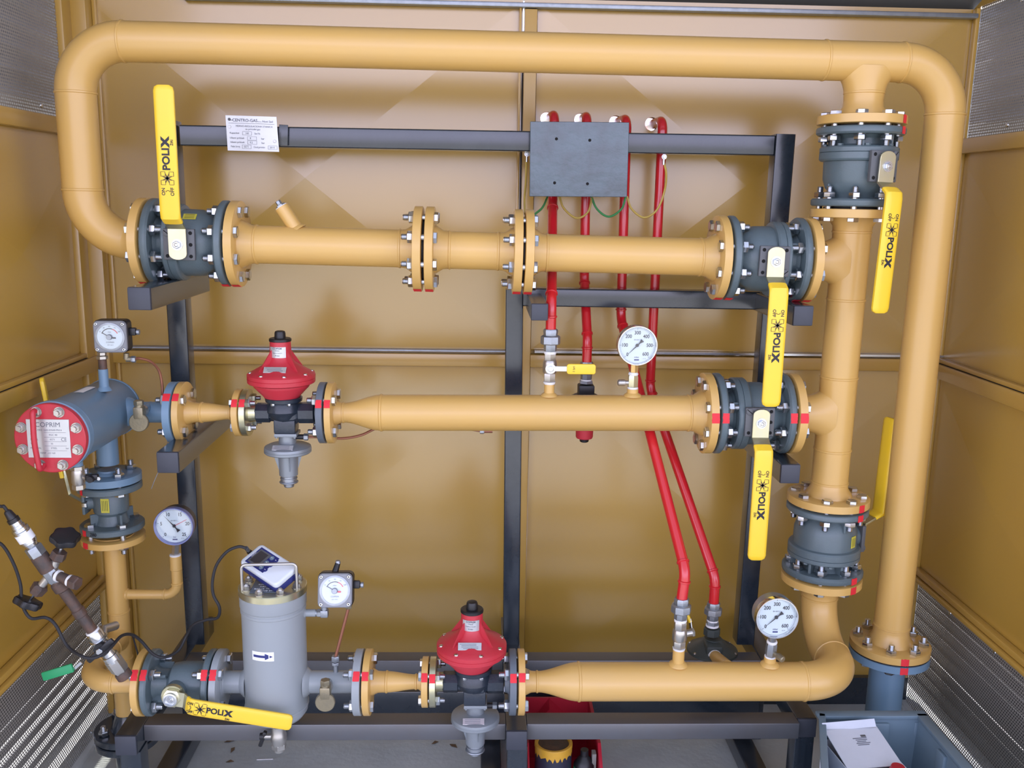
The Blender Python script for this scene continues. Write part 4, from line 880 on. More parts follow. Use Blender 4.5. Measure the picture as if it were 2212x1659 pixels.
# ------------------------------------------------------------------ blue strainer, upper left
xf7 = ux0-.004
xax = at(262, 889, YM).x; xax = xin-.004; zax = on(nA, ndir, ux0).z
yf = 1.94; vr = .0715
pc_ = at(114, 944, yf); xax = (pc_.x*0.5+xax*0.5); zlid = zax
t = thing('gas_strainer', 'blue-grey horizontal strainer with a round red bolted cover', 'gas filter', (xax, YM, zax-.1))
sdir = (V((xax, YM, zax))-V((pc_.x, yf, pc_.z))).normalized(); so = V((pc_.x, yf, pc_.z)); Ls = (V((xax, YM, zax))-so).length
b = B(); b.lathe(so, sdir, [(.002, vr+.002), (.004, vr+.006), (.022, vr+.006), (.026, vr+.001), (.030, vr), (Ls+.055, vr), (Ls+.070, vr*.93), (Ls+.080, vr*.7), (Ls+.085, vr*.3)], M_blue, 64); weld(b, so+sdir*.034, sdir, vr, M_blue, .004); weld(b, so+sdir*(Ls+.050), sdir, vr, M_blue, .004)
b.cyl(V((xax, YM, zax)), on(nA, ndir, xf7-.010), .0255, M_blue, seg=36); b.lathe(V((xax, YM, zax)), ndir, [(.062, .036), (.070, .034), (.082, .0255)], M_blue, 36)
z7t = at(247, 1030, YM-RFS).z; b.cyl((xin, YM, zax-.05), (xin, YM, z7t+.01), .0255, M_blue, seg=36); part('vessel', b, t)
b = B(); flange(b, on(nA, ndir, xf7), -ndir, RFS, .0185, M_blue, .0255, .006); b.mark(on(nA, ndir, xf7), ndir, -.0185, 0, RFS, -.72, .020, ref=FR); part('flange', b, t)
b = B(); zj7 = at(247, 1058, YM-RFS).z; flange(b, V((xin, YM, zj7)), Z0, RFS, .0185, M_blue, .0255, .010); part('flange', b, t)
b = B(); b.lathe(so+sdir*.002, -sdir, [(0, vr+.003), (.001, vr+.004), (.014, vr+.004), (.0155, vr+.002)], M_red, 64); cov = part('cover', b, t, 'red cover')
uz = (Z0-sdir*Z0.dot(sdir)).normalized(); ux = uz.cross(-sdir)*-1; ux = (-sdir).cross(uz)*-1
Mc = frame(so-sdir*.0135, X0, -sdir)
for i in range(8):
    an = math.radians(22.5+45*i); p = Mc @ V((math.cos(an)*.0625, math.sin(an)*.0625, 0)); b = B(); b.lathe(p, -sdir, [(0, .0115), (.0015, .0115)], M_nick, 20); b.hexa(p-sdir*.0015, -sdir, .0100, .009, M_nick); b.lathe(p-sdir*.0105, -sdir, [(0, .0058), (.005, .0052)], M_nick, 14); part('cover_nut', b, cov)
b = B(); b.box(Mc @ Matrix.Translation((-.002, .0, .0008)), .090, .084, .0012, M_lbl, .0004, 1)
for (s_, x, y, sz) in (('COPRIM', -.002, .030, .0145), ('FILTRO  GAS-DN40-PN16', -.002, .0185, .0052), ('TYPE', -.034, .008, .0055), ('FGC 40', .008, .008, .0055), ('SERIAL', -.032, -.002, .0055), ('0271', .006, -.002, .0055), ('YEAR', -.034, -.011, .0055), ('16', .004, -.011, .0055), ('MATERIAL', -.030, -.021, .0052), ('STEEL', .008, -.021, .0052), ('bar', .036, -.021, .005), ('TEMP  -10 +60', -.006, -.032, .0052), ('CE', .030, -.002, .010)):
    b.text(s_, Mc @ Matrix.Translation((x, y, .0015)), sz, M_inkl, .0001)
for y in (.0135, .003, -.0065, -.016, -.0265): b.box(Mc @ Matrix.Translation((.012, y, .0015)), .046, .0005, .0002, M_inkl)
part('data_plate', b, cov)
b = B(); b.sweep(rpath([Mc @ V((-.022, .056, .0)), Mc @ V((-.022, .066, .020)), Mc @ V((-.021, .0, .026)), Mc @ V((-.017, -.066, .020)), Mc @ V((-.017, -.058, 0))], [.006, .2, .006], 5), .0058, M_red, 12); part('cover_handle', b, cov, 'red bar handle')
b = B(); p = at(224, 820, YM-.06); p.z = zax+vr-.006; zt7 = at(224, 800, p.y).z
b.cyl(p, (p.x, p.y, at(224, 797, p.y).z), .0110, M_blue); b.lathe(p, Z0, [(0, .018), (.010, .011)], M_blue, 24); part('gauge_nozzle', b, t)
gz = V((p.x, p.y, at(224, 797, p.y).z))
b = B(); Ms_ = frame(so+sdir*.16+V((0, 0, 0)), sdir, Z0)
vs = []; fs = []
for i in range(7):
    a = math.radians(62+ (i/6)*16-90)
    for s_ in (.135, .205):
        u = V((math.cos(math.radians(62+i/6*17)), 0, math.sin(math.radians(62+i/6*17)))); u = V((u.x, 0, u.z)); vs.append(so+sdir*s_+V((-u.x+0.35, 0, u.z)).normalized()*(vr+.0008))
for i in range(6): fs.append([2*i, 2*i+1, 2*i+3, 2*i+2])
b.add(vs, fs, M_wht); vs2 = [so+sdir*s_+(v-so-sdir*.135).normalized()*(vr+.0012) if False else v for s_, v in ()]
mid = V((-.12, 0, .99)).normalized()
part('flow_arrow_sticker', b, t)
b = B(); dv = at(165, 1003, so.y+.05); dv = V((so.x+.050, so.y+.085, zax-.045)); dvx = at(167, 1010, 1.99); b.cyl(V((dvx.x, dvx.y, zax-.04)), V((dvx.x, dvx.y, at(167, 1006, 1.99).z)), .0125, M_blue); part('drain_nozzle', b, t)
bolts(t, V((xin, YM, zj7-.004-.016)), Z0, .0185+.020, 4, .055, .95, ref=FR)
# drain cock on it
zt_ = at(167, 1006, 1.99).z
t = thing('drain_cock', 'small nickel drain cock with black tap below the red strainer cover', 'valve', (dvx.x, dvx.y, zt_-.06))
b = B(); o_ = V((dvx.x, dvx.y, zt_)); b.hexa(o_, -Z0, .0150, .010, M_nick); b.lathe(o_-V((0, 0, .009)), -Z0, [(0, .0135), (.004, .0145), (.010, .0150), (.028, .0150), (.034, .013)], M_nick, 28); b.hexa(o_-V((0, 0, .043)), -Z0, .0142, .012, M_nick); part('body', b, t)
b = B(); s_ = o_+V((.012, -.002, -.026)); b.cyl(s_, s_+V((.014, -.003, 0)), .006, M_nick); b.box(Matrix.Translation(s_+V((.022, -.006, .002))) @ Matrix.Rotation(-.1, 4, 'Y'), .030, .012, .014, M_blk, .004); b.lathe(s_+V((.022, -.010, .0)), FR, [(0, .008), (.010, .007)], M_blk, 16); b.lathe(s_+V((.038, -.008, .0)), FR, [(0, .0045), (.003, .004)], M_zinc, 12); part('tap', b, t)
# brass cock on the blue outlet
tc1 = at(296, 902, YM-.075); testcock('brass test cock on the blue strainer outlet, face turned forward', tc1+V((.003, .030, .010)), Z0, FR)
# vertical valve 7 under the strainer
zj7b = zj7-.004; c7t = zj7b; c7b = zf7+.016; c7 = V((xin, YM, (c7t+c7b)/2)); L7 = c7t-c7b
t7 = thing('ball_valve', 'grey vertical ball valve under the blue strainer, lever on its left side', 'valve', (xin, YM, c7b))
b = B(); R = RFS; e = .003; h_ = L7/2
b.lathe(c7, Z0, [(-h_, R-e), (-h_+e, R), (-h_+.014, R), (-h_+.0165, R-e), (-h_+.017, .040), (-h_+.028, .036), (-.020, .034), (-.012, .041), (h_-.030, .042), (h_-.022, .038), (h_-.018, .042), (h_-.017, R-e), (h_-.015, R), (h_-e, R), (h_, R-e)], M_valve, 48)
for i in range(4):
    an = pi/4+pi/2*i; u = V((math.cos(an), math.sin(an), 0)); b.box(frame(c7-Z0*(h_*.52)+u*.042, Z0, u), .036, .006, .022, M_valve, .001, 1)
b.cyl(c7+V((-.030, -.01, .012)), c7+V((-.052, -.016, .012)), .017, M_valve); b.box(Matrix.Translation(c7+V((-.054, -.016, .010))), .008, .036, .050, M_valve, .003)
b.mark(c7, Z0, -h_, -h_+.016, R, -.62, .014, ref=FR); b.mark(c7, Z0, h_-.016, h_, R, -.62, .010, ref=FR); b.text('280', frame(c7+V((-.018, -R*.976, -h_+.009)), V((1, -.22, 0)), FR), .012, M_ink, .0006)
part('body', b, t7)
b = B(); b.box(frame(c7+V((.002, -.0415, .012)), X0, FR), .020, .036, .0012, M_ylab, .0003, 1)
for i in range(4): b.box(frame(c7+V((-.004+.004*i, -.0425, .012)), X0, FR), .0009, .026, .0002, M_ink)
part('type_label', b, t7)
b = B(); q = [at(178, 1083, YM-.03), at(150, 1068, YM-.03), at(143, 1040, YM-.03), at(136, 1014, YM-.03)]
b.sweep(q[:4], .0045, M_pass, 4); b.hexa(q[0]+V((.012, 0, -.008)), -X0, .009, .012, M_zinc); lv = part('lever', b, t7)
b = B(); ga = at(140, 1030, YM-.03); gb = at(112, 815, YM-.03); gb.x = ga.x-.030; d_ = (gb-ga).normalized(); Mx = frame(ga, d_, V((-1, -.35, 0))); b.prism([(x, y) for x, y in ((0, -.015), ((gb-ga).length-.008, -.016), ((gb-ga).length, -.008), ((gb-ga).length, .008), ((gb-ga).length-.008, .016), (0, .015))], Mx, .010, M_yel, .003, 2); part('grip', b, lv)

# ------------------------------------------------------------------ round pressure gauges
def gauge(label, c, f, R, nums, needle, stem_to, red=None, ring=M_chr, case=M_chr, dep=.045, name='pressure_gauge', unit='mbar', tickn=60):
    c = V(c); f = V(f).normalized(); up = (Z0-f*Z0.dot(f)).normalized(); M = frame(c, up.cross(f), f)
    t = thing(name, label, 'pressure gauge', stem_to)
    b = B(); b.lathe(c-f*dep, f, [(0, R*.80), (.004, R*.93), (.008, R*.95), (dep-.012, R*.95)], case, 56); cs = part('case', b, t)
    b = B(); b.lathe(c-f*.014, f, [(0, R*.96), (.002, R), (.012, R), (.0155, R*.975), (.0155, R*.93), (.012, R*.90), (.006, R*.895)], ring, 64, c0=False, c1=False); part('bezel', b, t)
    b = B(); b.lathe(c-f*.009, f, [(0, R*.90), (.001, R*.89)], M_dial, 64)
    Md = M @ Matrix.Translation((0, 0, -.0076)); big = len(nums)
    for i in range(tickn+1):
        a = math.radians(225-270*i/tickn); major = i % (tickn//(big-1)) == 0; l = .075 if major else .045
        b.box(Md @ Matrix.Translation((math.cos(a)*R*(.86-l/2), math.sin(a)*R*(.86-l/2), 0)) @ Matrix.Rotation(a, 4, 'Z'), R*l, R*(.018 if major else .007), .0002, M_ink)
    for i, s_ in enumerate(nums):
        a = math.radians(225-270*i/(big-1)); rr = R*(.62 if len(s_) > 2 else .66); b.text(s_, Md @ Matrix.Translation((math.cos(a)*rr, math.sin(a)*rr, .0)), R*.25, M_ink, .0001, .0002, .85)
    b.text(unit, Md @ Matrix.Translation((0, -R*.60, 0)), R*.12, M_navy, .0001); b.text('EN 837-1', Md @ Matrix.Translation((-R*.0, R*.27, 0)), R*.085, M_inkl, .0001); b.box(Md @ Matrix.Translation((0, -R*.73, 0)), R*.24, R*.07, .0002, M_navy); b.text('cl.1.6', Md @ Matrix.Translation((R*.38, -R*.66, 0)), R*.07, M_inkl, .0001)
    part('dial', b, t)
    def ndl(a, m, zz, L, tail):
        b.add([Md @ V((math.cos(a)*L, math.sin(a)*L, zz)), Md @ V((math.cos(a+pi/2)*R*.03, math.sin(a+pi/2)*R*.03, zz)), Md @ V((-math.cos(a)*tail*.5+math.cos(a+pi/2)*R*.03, -math.sin(a)*tail*.5+math.sin(a+pi/2)*R*.03, zz)), Md @ V((-math.cos(a)*tail+math.cos(a+pi/2)*R*.10, -math.sin(a)*tail+math.sin(a+pi/2)*R*.10, zz)), Md @ V((-math.cos(a)*tail-math.cos(a+pi/2)*R*.10, -math.sin(a)*tail-math.sin(a+pi/2)*R*.10, zz)), Md @ V((-math.cos(a)*tail*.5-math.cos(a+pi/2)*R*.03, -math.sin(a)*tail*.5-math.sin(a+pi/2)*R*.03, zz)), Md @ V((math.cos(a-pi/2)*R*.03, math.sin(a-pi/2)*R*.03, zz))], [[0, 1, 6], [1, 2, 5, 6], [2, 3, 4, 5]], m)
    b = B(); ndl(math.radians(needle), M_ink, .003, R*.80, R*.36); b.lathe(Md @ V((0, 0, .001)), f, [(0, R*.085), (.003, R*.07)], M_ink, 20); part('needle', b, t)
    if red is not None: b = B(); b.box(Md @ Matrix.Rotation(math.radians(red), 4, 'Z') @ Matrix.Translation((R*.36, 0, .002)), R*.72, R*.02, .0004, M_mark); part('limit_pointer', b, t, 'red')
    b = B(); b.lathe(c+f*.0005, f, [(0, R*.93), (.0012, R*.93)], M_glass, 56); part('glass', b, t)
    return t
# gauge 1 on lower horizontal line
gc = at(1377.5, 747, YM-.022); g1t = V((g2.x, YM, at(1366, 792, YM).z))
G1 = gauge('round gauge reading zero to 600 on the middle of the lower pipe', gc, (0, -1, 0), .0490, ['0', '100', '200', '300', '400', '500', '600'], 225, V((gc.x, YM, gc.z-.06)))
b = B(); b.cyl(V((gc.x-.002, YM, gc.z-.045)), V((gc.x-.002, YM, at(1368, 805, YM).z)), .0100, M_brassb, seg=6); part('stem', b, G1, 'brass stem')
def gaugecock(label, p0, p1, side_, mk=M_pass, knob=M_nick):
    t = thing('gauge_cock', label, 'valve', p0); ax = (p1-p0).normalized(); L = (p1-p0).length
    b = B(); b.lathe(p0, ax, [(0, .0125), (.002, .0135), (.005, .0125)], M_ptfe, 24); b.hexa(p0+ax*.004, ax, .0130, L-.010, mk); b.lathe(p1-ax*.007, ax, [(0, .0115), (.003, .0125), (.007, .0105)], M_ptfe, 24); part('body', b, t)
    b = B(); m_ = p0+ax*L*.38; s = V(side_).normalized(); b.cyl(m_, m_+s*.026, .0052, knob); b.lathe(m_+s*.020, s, [(0, .0070), (.002, .0078), (.016, .0078), (.018, .006)], knob, 18); part('bleed_screw', b, t); return t
gaugecock('plated gauge cock under the zero-to-600 gauge on the middle pipe', V((g2.x, YM, at(1366, 840, YM).z)), V((g2.x, YM, at(1366, 804, YM).z)), (-1, -.1, 0))
# gauge 3 bottom right
f3 = V((0, -1, .02)); gc = at(1679, 1336, YB-.055)
p0 = V((g4x, YB, at(1661, 1419, YB).z)); p1 = V((g4x-.001, YB-.008, at(1659, 1383, YB).z))
G3 = gauge('round gauge on the bottom pipe at right, face tilted up', gc, f3, .0495, ['0', '100', '200', '300', '400', '500', '600'], 222, p1, case=M_zincd)
b = B(); b.cyl(p1, gc-f3.normalized()*.030-Z0*.030, .0085, M_zincd, seg=16); part('stem', b, G3)
gaugecock('steel gauge cock under the upward tilted gauge at bottom right', p0, p1+V((0, 0, .004)), (.55, -.9, -.2), M_zincd, M_brass)
# gauge 2 left, blue rim
gc = at(374.5, 1138, YM-.030); top = g_[2]
G2 = gauge('round blue-rimmed gauge marked zero to 25 in front of the left post', gc, (.03, -1, .02), .0485, ['0', '5', '10', '15', '20', '25'], 131, top, red=28, ring=mat('blue_bezel', (.22, .25, .48), .3, metal=.5), case=M_blk, unit='bar', tickn=50)
b = B(); b.cyl(top, V((gc.x, YM-.012, gc.z-.040)), .0095, M_nick, seg=6); b.lathe(top, Z0, [(0, .0138), (.003, .0138), (.004, .011)], M_ptfe, 24); part('stem', b, G2)

# ------------------------------------------------------------------ square differential pressure gauges
def dpgauge(label, c, f, S, ports, extra=0, redarc=True):
    c = V(c); f = V(f).normalized(); M = frame(c, (Z0-f*Z0.dot(f)).normalized().cross(f), f); t = thing('differential_gauge', label, 'pressure gauge', c-V((0, 0, S/2)))
    b = B(); b.prism(rrect(S, S, S*.14), M @ Matrix.Translation((0, 0, -.036)), .034, M_blk, .003, 1); b.box(M @ Matrix.Translation((S*.58, S*.12, -.020)), .016, .018, .014, M_blk, .003); b.cyl(M @ V((S*.6, S*.12, -.02)), M @ V((S*.74, S*.10, -.02)), .005, M_blk); b.lathe(M @ V((S*.70, S*.105, -.02)), (M.to_3x3() @ V((1, 0, 0))), [(0, .0065), (.006, .0065)], M_zincd, 16); part('case', b, t)
    b = B(); b.prism(rrect(S*.97, S*.97, S*.13), M @ Matrix.Translation((0, 0, -.003)), .008, M_frm, .002, 1)
    b.lathe(M @ V((0, 0, .0045)), f, [(0, S*.44), (.002, S*.435), (.0025, S*.38), (.0008, S*.375)], M_zincd, 48, c1=False); part('front_frame', b, t, 'clear plastic front frame')
    b = B(); b.lathe(M @ V((0, 0, .0048)), f, [(0, S*.375), (.0006, S*.375)], M_dial, 48); Md = M @ Matrix.Translation((0, 0, .0058))
    for i in range(15):
        a = math.radians(150-120*i/14); m_ = M_mark if i > 9 else M_ink
        b.box(Md @ Matrix.Translation((math.cos(a)*S*.25, math.sin(a)*S*.25-.000, 0)) @ Matrix.Rotation(a+pi/2, 4, 'Z'), S*.046, S*.022, .0002, m_)
    for i, s_ in enumerate(('0', '25', '50', '75', '100')): a = math.radians(150-30*i); b.text(s_, Md @ Matrix.Translation((math.cos(a)*S*.32, math.sin(a)*S*.32, 0)), S*.055, M_inkl, .0001)
    b.text('mbar', Md @ Matrix.Translation((0, S*.15, 0)), S*.05, M_inkl, .0001); b.text('COPRIM', Md @ Matrix.Translation((0, -S*.17, 0)), S*.065, M_inkl, .0001); b.text('0271 2014', Md @ Matrix.Translation((0, -S*.25, 0)), S*.04, M_inkl, .0001); part('dial', b, t)
    b = B(); a = math.radians(150); b.box(Md @ Matrix.Rotation(a, 4, 'Z') @ Matrix.Translation((S*.13, 0, .001)), S*.26, S*.018, .0005, M_ink); b.lathe(Md @ V((0, 0, .0002)), f, [(0, S*.085), (.006, S*.080), (.007, S*.07)], M_zincd, 24)
    b.box(Md @ Matrix.Translation((S*.13, -S*.03, .001)), S*.09, S*.045, .001, M_mark if extra else M_ink); part('needle', b, t)
    b = B()
    for x in (-1, 1):
        for y in (-1, 1):
            b = B(); b.lathe(M @ V((x*S*.39, y*S*.39, .004)), f, [(0, S*.058), (.003, S*.055), (.004, S*.04)], M_zinc, 18); b.lathe(M @ V((x*S*.39, y*S*.39, .0079)), f, [(0, S*.025), (.0003, S*.02)], M_drk, 6); part('corner_screw', b, t)
    if extra: b = B(); b.cyl(M @ V((-.004, S*.45, -.02)), M @ V((.002, S*.72, -.026)), .0075, M_blk, .006); b.lathe(M @ V((.002, S*.72, -.026)), Z0, [(0, .0065), (.006, .005)], M_zincd, 14); part('side_port', b, t)
    b = B(); b.lathe(M @ V((0, 0, .0085)), f, [(0, S*.40), (.001, S*.40)], M_glass, 40); part('glass', b, t)
    return t
c_ = at(239, 727, gz.y-.012); D1 = dpgauge('square dial gauge with black back on top of the blue strainer', c_, (.06, -1, .0), .076, None)
b = B(); q0 = V((gz.x, gz.y, gz.z)); q1_ = V((gz.x, gz.y, c_.z-.036)); b.lathe(q0, Z0, [(0, .0095), ((q1_.z-q0.z)*.6, .0095)], M_rust, 20); b.hexa(q0+V((0, 0, (q1_.z-q0.z)*.55)), Z0, .0125, .008, M_nick); b.hexa(q0+V((0, 0, (q1_.z-q0.z)*.55+.009)), Z0, .0105, .008, M_nick); b.cyl(q0+V((0, 0, (q1_.z-q0.z)*.8)), q1_, .0075, M_nick); part('inlet_fitting', b, D1)
b = B(); e0 = at(273, 763, gz.y); e1 = at(273, 776, gz.y); e2 = at(284, 776, gz.y); b.cyl(e0, e1, .0065, M_brass); b.cyl(e1, e2, .0065, M_brass); b.hexa(e2, X0, .0080, .010, M_zincd); part('elbow_fitting', b, D1)
b = B(); T1 = [e2+V((.006, 0, 0)), at(300, 774, gz.y+.01), at(325, 781, gz.y+.03), at(343, 800, gz.y+.05), at(350, 830, gz.y+.055), at(351, 858, gz.y+.055)]; T1[0] = e2+V((.008, 0, 0))
pe = on(nA, ndir, at(338, 870, YM).x); T1.append(V((T1[-1].x-.004, YM+.01, pe.z+.018)))
b.sweep(spline(T1, 8), .0032, M_cop, 10); single('impulse_tube', b, 'thin brown copper tube curling from the gauge above the blue strainer', 'tube')
c_ = at(724, 1275, YB-.02); D2 = dpgauge('square dial gauge on a nozzle right of the tall grey filter', c_, (.02, -1, .24), .079, None, 1)
b = B(); e_ = at(701, 1324, YB); b.cyl(at(682, 1324, YB)-V((.006, 0, 0)), e_, .0075, M_zincd); b.hexa(at(685, 1324, YB), X0, .0098, .010, M_zincd); b.box(Matrix.Translation(e_), .018, .018, .018, M_zincd, .003); b.cyl(e_, V((e_.x, YB, c_.z-.034)), .0075, M_zincd); part('elbow_fitting', b, D2)
b = B(); k0 = at(753, 1312, YB); b.hexa(k0+V((0, 0, .016)), -Z0, .0085, .018, M_brass); part('outlet_fitting', b, D2)
b = B(); k1 = at(725, 1430, YB); k1.z = bA.z+.0255+.036; b.cyl(k0, k1, .0036, M_cop, seg=12); single('impulse_tube', b, 'thin brown copper tube running down from the gauge beside the grey filter', 'tube')
b = B(); b.hexa(k1+V((0, 0, .004)), -Z0, .0095, .014, M_zincd); b.hexa(k1-V((0, 0, .012)), -Z0, .0085, .008, M_zincd); b.cyl(k1-V((0, 0, .018)), V((k1.x, YB, bA.z+.020)), .0055, M_zincd); single('tube_fitting', b, 'small steel compression fitting on the grey pipe right of the filter', 'fitting')
b = B(); p0_ = ro1+V((.046, 0, -.061)); b.sweep(spline([p0_, at(690, 944, YM+.01), at(740, 947, YM+.04), at(780, 940, YM+.05), at(815, 925, YM+.07), at(870, 915, YM+.08), at(960, 920, YM+.08), at(1040, 931, YM+.07)], 8), .0034, M_cop, 10); single('impulse_tube', b, 'brown copper tube running behind the pipe from the upper regulator', 'tube')
b = B(); p = at(1040, 931, YM+.07); b.hexa(p-V((.004, 0, 0)), X0, .0075, .011, M_zincd); b.cyl(p, p+V((.028, 0, 0)), .005, M_cop); single('tube_fitting', b, 'small tube fitting below the yellow pipe beside the centre post', 'fitting')
b = B(); b.sweep(spline([at(430, 955, YM-.05), at(425, 985, YM-.05), at(412, 1040, YM-.05)][0:0] or [at(362, 952, YM-.04), at(357, 985, YM-.04), at(335, 1035, YM-.05), at(327, 1056, YM-.05)], 5), .0008, M_zincd, 6); single('seal_wire', b, 'thin loose wire hanging behind the left bracket end', 'wire')

# ------------------------------------------------------------------ red vent pipes, unions and small valves
YR = 2.475; rv = .0128
def union(label, o, d, body=M_zincd, r=.024, L=.055, tape=True):
    o = V(o); d = V(d).normalized(); b = B()
    b.lathe(o, d, [(0, r*.68), (.004, r*.76), (L*.28, r*.70)], body, 8); b.lathe(o+d*L*.26, d, [(0, r*.80), (.003, r*.98), (.006, r), (L*.34, r), (L*.38, r*.92)], body, 8); b.lathe(o+d*L*.62, d, [(0, r*.66), (L*.30, r*.66), (L*.34, r*.60)], body, 8)
    if tape: b.lathe(o+d*L*.94, d, [(0, r*.62), (L*.10, r*.62)], M_ptfe, 28)
    return single('pipe_union', b, label, 'fitting', 'galvanised unions on the red pipes')
def vent_pipe(label, pts, rad, joints=()):
    b = B(); b.sweep(rpath(pts, rad, 8), rv, M_redp, 24)
    for j in joints:
        j = V(j[0]), V(j[1]); b.lathe(j[0]-j[1].normalized()*.003, j[1], [(0, rv), (.0015, rv+.0022), (.005, rv+.0022), (.0065, rv)], M_redp, 24)
    return single('vent_pipe', b, label, 'pipe', 'red vent pipes')
def tang(P, i, R):
    a = (P[i-1]-P[i]).normalized(); b_ = (P[i+1]-P[i]).normalized(); t = R/math.tan(a.angle(b_)/2); return [(P[i]+a*t, a), (P[i]+b_*t, b_)]
def hole_run(i, top, dn):
    """wall hole i, then a short horizontal run forward and sideways to the bend over the vertical leg"""
    h = vx[i]; return [V((h.x, YW+.05, h.z)), V((h.x, YW-.02, h.z))]
def vtop(x, y): return at(x, y, YR)
# 1
a = vtop(*tops[0]); P1 = [V((vx[0].x+.0, YW+.06, a.z)), V((a.x, YR, a.z)), at(1194, 436, YR), at(1189, 660, YM+.015), V((g1.x, YM, at(1188, 712, YM).z))]
P1[-1] = V((g1.x, YM, at(1188, 716, YM).z)); P1[-2] = V((g1.x, YM, at(1189, 655, YM).z))
vent_pipe('leftmost of the four red vent pipes, ending above the lower pipe', P1, [.03, .05, .05], tang(P1, 2, .05)+tang(P1, 3, .07))
# 2
a = vtop(*tops[1]); P2 = [V((vx[1].x, YW+.06, a.z)), V((a.x, YR, a.z)), at(1262, 600, YR), at(1270, 745, YR-.11), at(1269, 785, YR-.11)]; YR2 = YR-.11
P2[3] = at(1269, 735, YR2); P2[4] = V((P2[3].x, YR2, at(1269, 786, YR2).z))
vent_pipe('second red vent pipe from the left, ending in the hanging relief valve', P2, [.03, .05, .04], tang(P2, 2, .05)+tang(P2, 3, .06))
# 3
a = vtop(*tops[2]); P3 = [V((vx[2].x, YW+.06, a.z)), V((a.x, YR, a.z)), at(1341, 688, YR), at(1474, 1232, YB+.01), V((g3x, YB, at(1474, 1297, YB).z))]; P3[3] = V((g3x+.006, YB+.003, P3[3].z))
vent_pipe('third red vent pipe, slanting down in front to the bottom pipe', P3, [.03, .06, .06], tang(P3, 2, .06)+tang(P3, 3, .06))
# 4
YR4 = 2.17
a = vtop(*tops[3]); P4 = [V((vx[3].x, YW+.06, a.z)), V((a.x, YR, a.z)), at(1404, 838, YR), at(1545, 1250, YR4), at(1542, 1306, YR4)]; P4[4].x = P4[3].x
vent_pipe('rightmost red vent pipe, slanting down to the dark relief valve at the back', P4, [.03, .06, .06], tang(P4, 2, .06)+tang(P4, 3, .06))
union('galvanised union on the leftmost red vent pipe', P1[-1]+V((0, 0, .006)), -Z0, L=.058)
union('galvanised union on the second red pipe, above the relief valve', P2[-1]+V((0, 0, .006)), -Z0, r=.023, L=.050)
union('galvanised union at the foot of the third red vent pipe', P3[-1]+V((0, 0, .006)), -Z0, r=.0235, L=.055)
union('galvanised union at the foot of the rightmost red vent pipe', P4[-1]+V((0, 0, .006)), -Z0, r=.023, L=.050)
def small_valve(label, top, bot, lev):
    t = thing('threaded_valve', label, 'valve', bot); ax = -Z0; L = top.z-bot.z
    b = B(); b.lathe(top, ax, [(0, .0125), (.003, .0135)], M_ptfe, 24); b.hexa(top-V((0, 0, .002)), ax, .0150, L*.30, M_nick); b.lathe(top-V((0, 0, L*.30)), ax, [(0, .0145), (.004, .0165), (.010, .0172), (L*.34, .0172), (L*.34+.004, .0155)], M_nick, 28); b.hexa(top-V((0, 0, L*.68)), ax, .0150, L*.28, M_nick); b.lathe(bot+V((0, 0, L*.05)), ax, [(0, .0150), (.004, .0142), (.006, .013)], M_ptfe, 24); part('body', b, t)
    m_ = V((top.x, top.y, (top.z+bot.z)/2)); lev(t, m_); return t
def lev1(t, m_):
    b = B(); f = FR; b.cyl(m_+f*.014, m_+f*.026, .0095, M_nick); M = frame(m_+f*.027, X0, f); b.box(M @ Matrix.Translation((.020, 0, 0)), .062, .013, .0022, M_zinc, .0006, 1); b.lathe(M @ V((0, 0, 0)), f, [(0, .0125), (.0015, .0125)], M_zinc, 24); b.hexa(M @ V((0, 0, .0012)), f, .0078, .005, M_zinc); lv = part('lever', b, t)
    b = B(); b.prism(rrect(.070, .0250, .006), M @ Matrix.Translation((.074, 0, -.004)), .0085, M_yel, .002, 2); b.text('1 bri', M @ Matrix.Translation((.056, 0, .0049)) @ Matrix.Rotation(pi/2, 4, 'Z'), .008, M_ink, .0002); part('grip', b, lv)
small_valve('small nickel ball valve with flat yellow lever above the lower pipe', V((g1.x, YM, at(1186, 756, YM).z)), V((g1.x, YM, at(1186, 828, YM).z)), lev1)
def lev2(t, m_):
    b = B(); d = V((.9, .25, .05)).normalized(); b.cyl(m_+d*.012, m_+d*.030, .0085, M_nick); b.hexa(m_+d*.030, d, .011, .006, M_nick); b.box(frame(m_+d*.028+V((.002, .01, .012)), V((-.1, .5, 1)), d), .034, .012, .0022, M_zinc, .0005, 1); lv = part('lever', b, t)
    b = B(); b.sweep([m_+d*.028+V((.002, .012, .020)), m_+d*.026+V((-.008, .03, .045)), m_+d*.02+V((-.014, .045, .066))], .0045, M_yel, 6); part('grip', b, lv)
small_valve('nickel ball valve at the foot of the third red pipe, thin yellow lever behind', V((g3x, YB, at(1472, 1340, YB).z)), V((g3x, YB, at(1468, 1402, YB).z)), lev2)
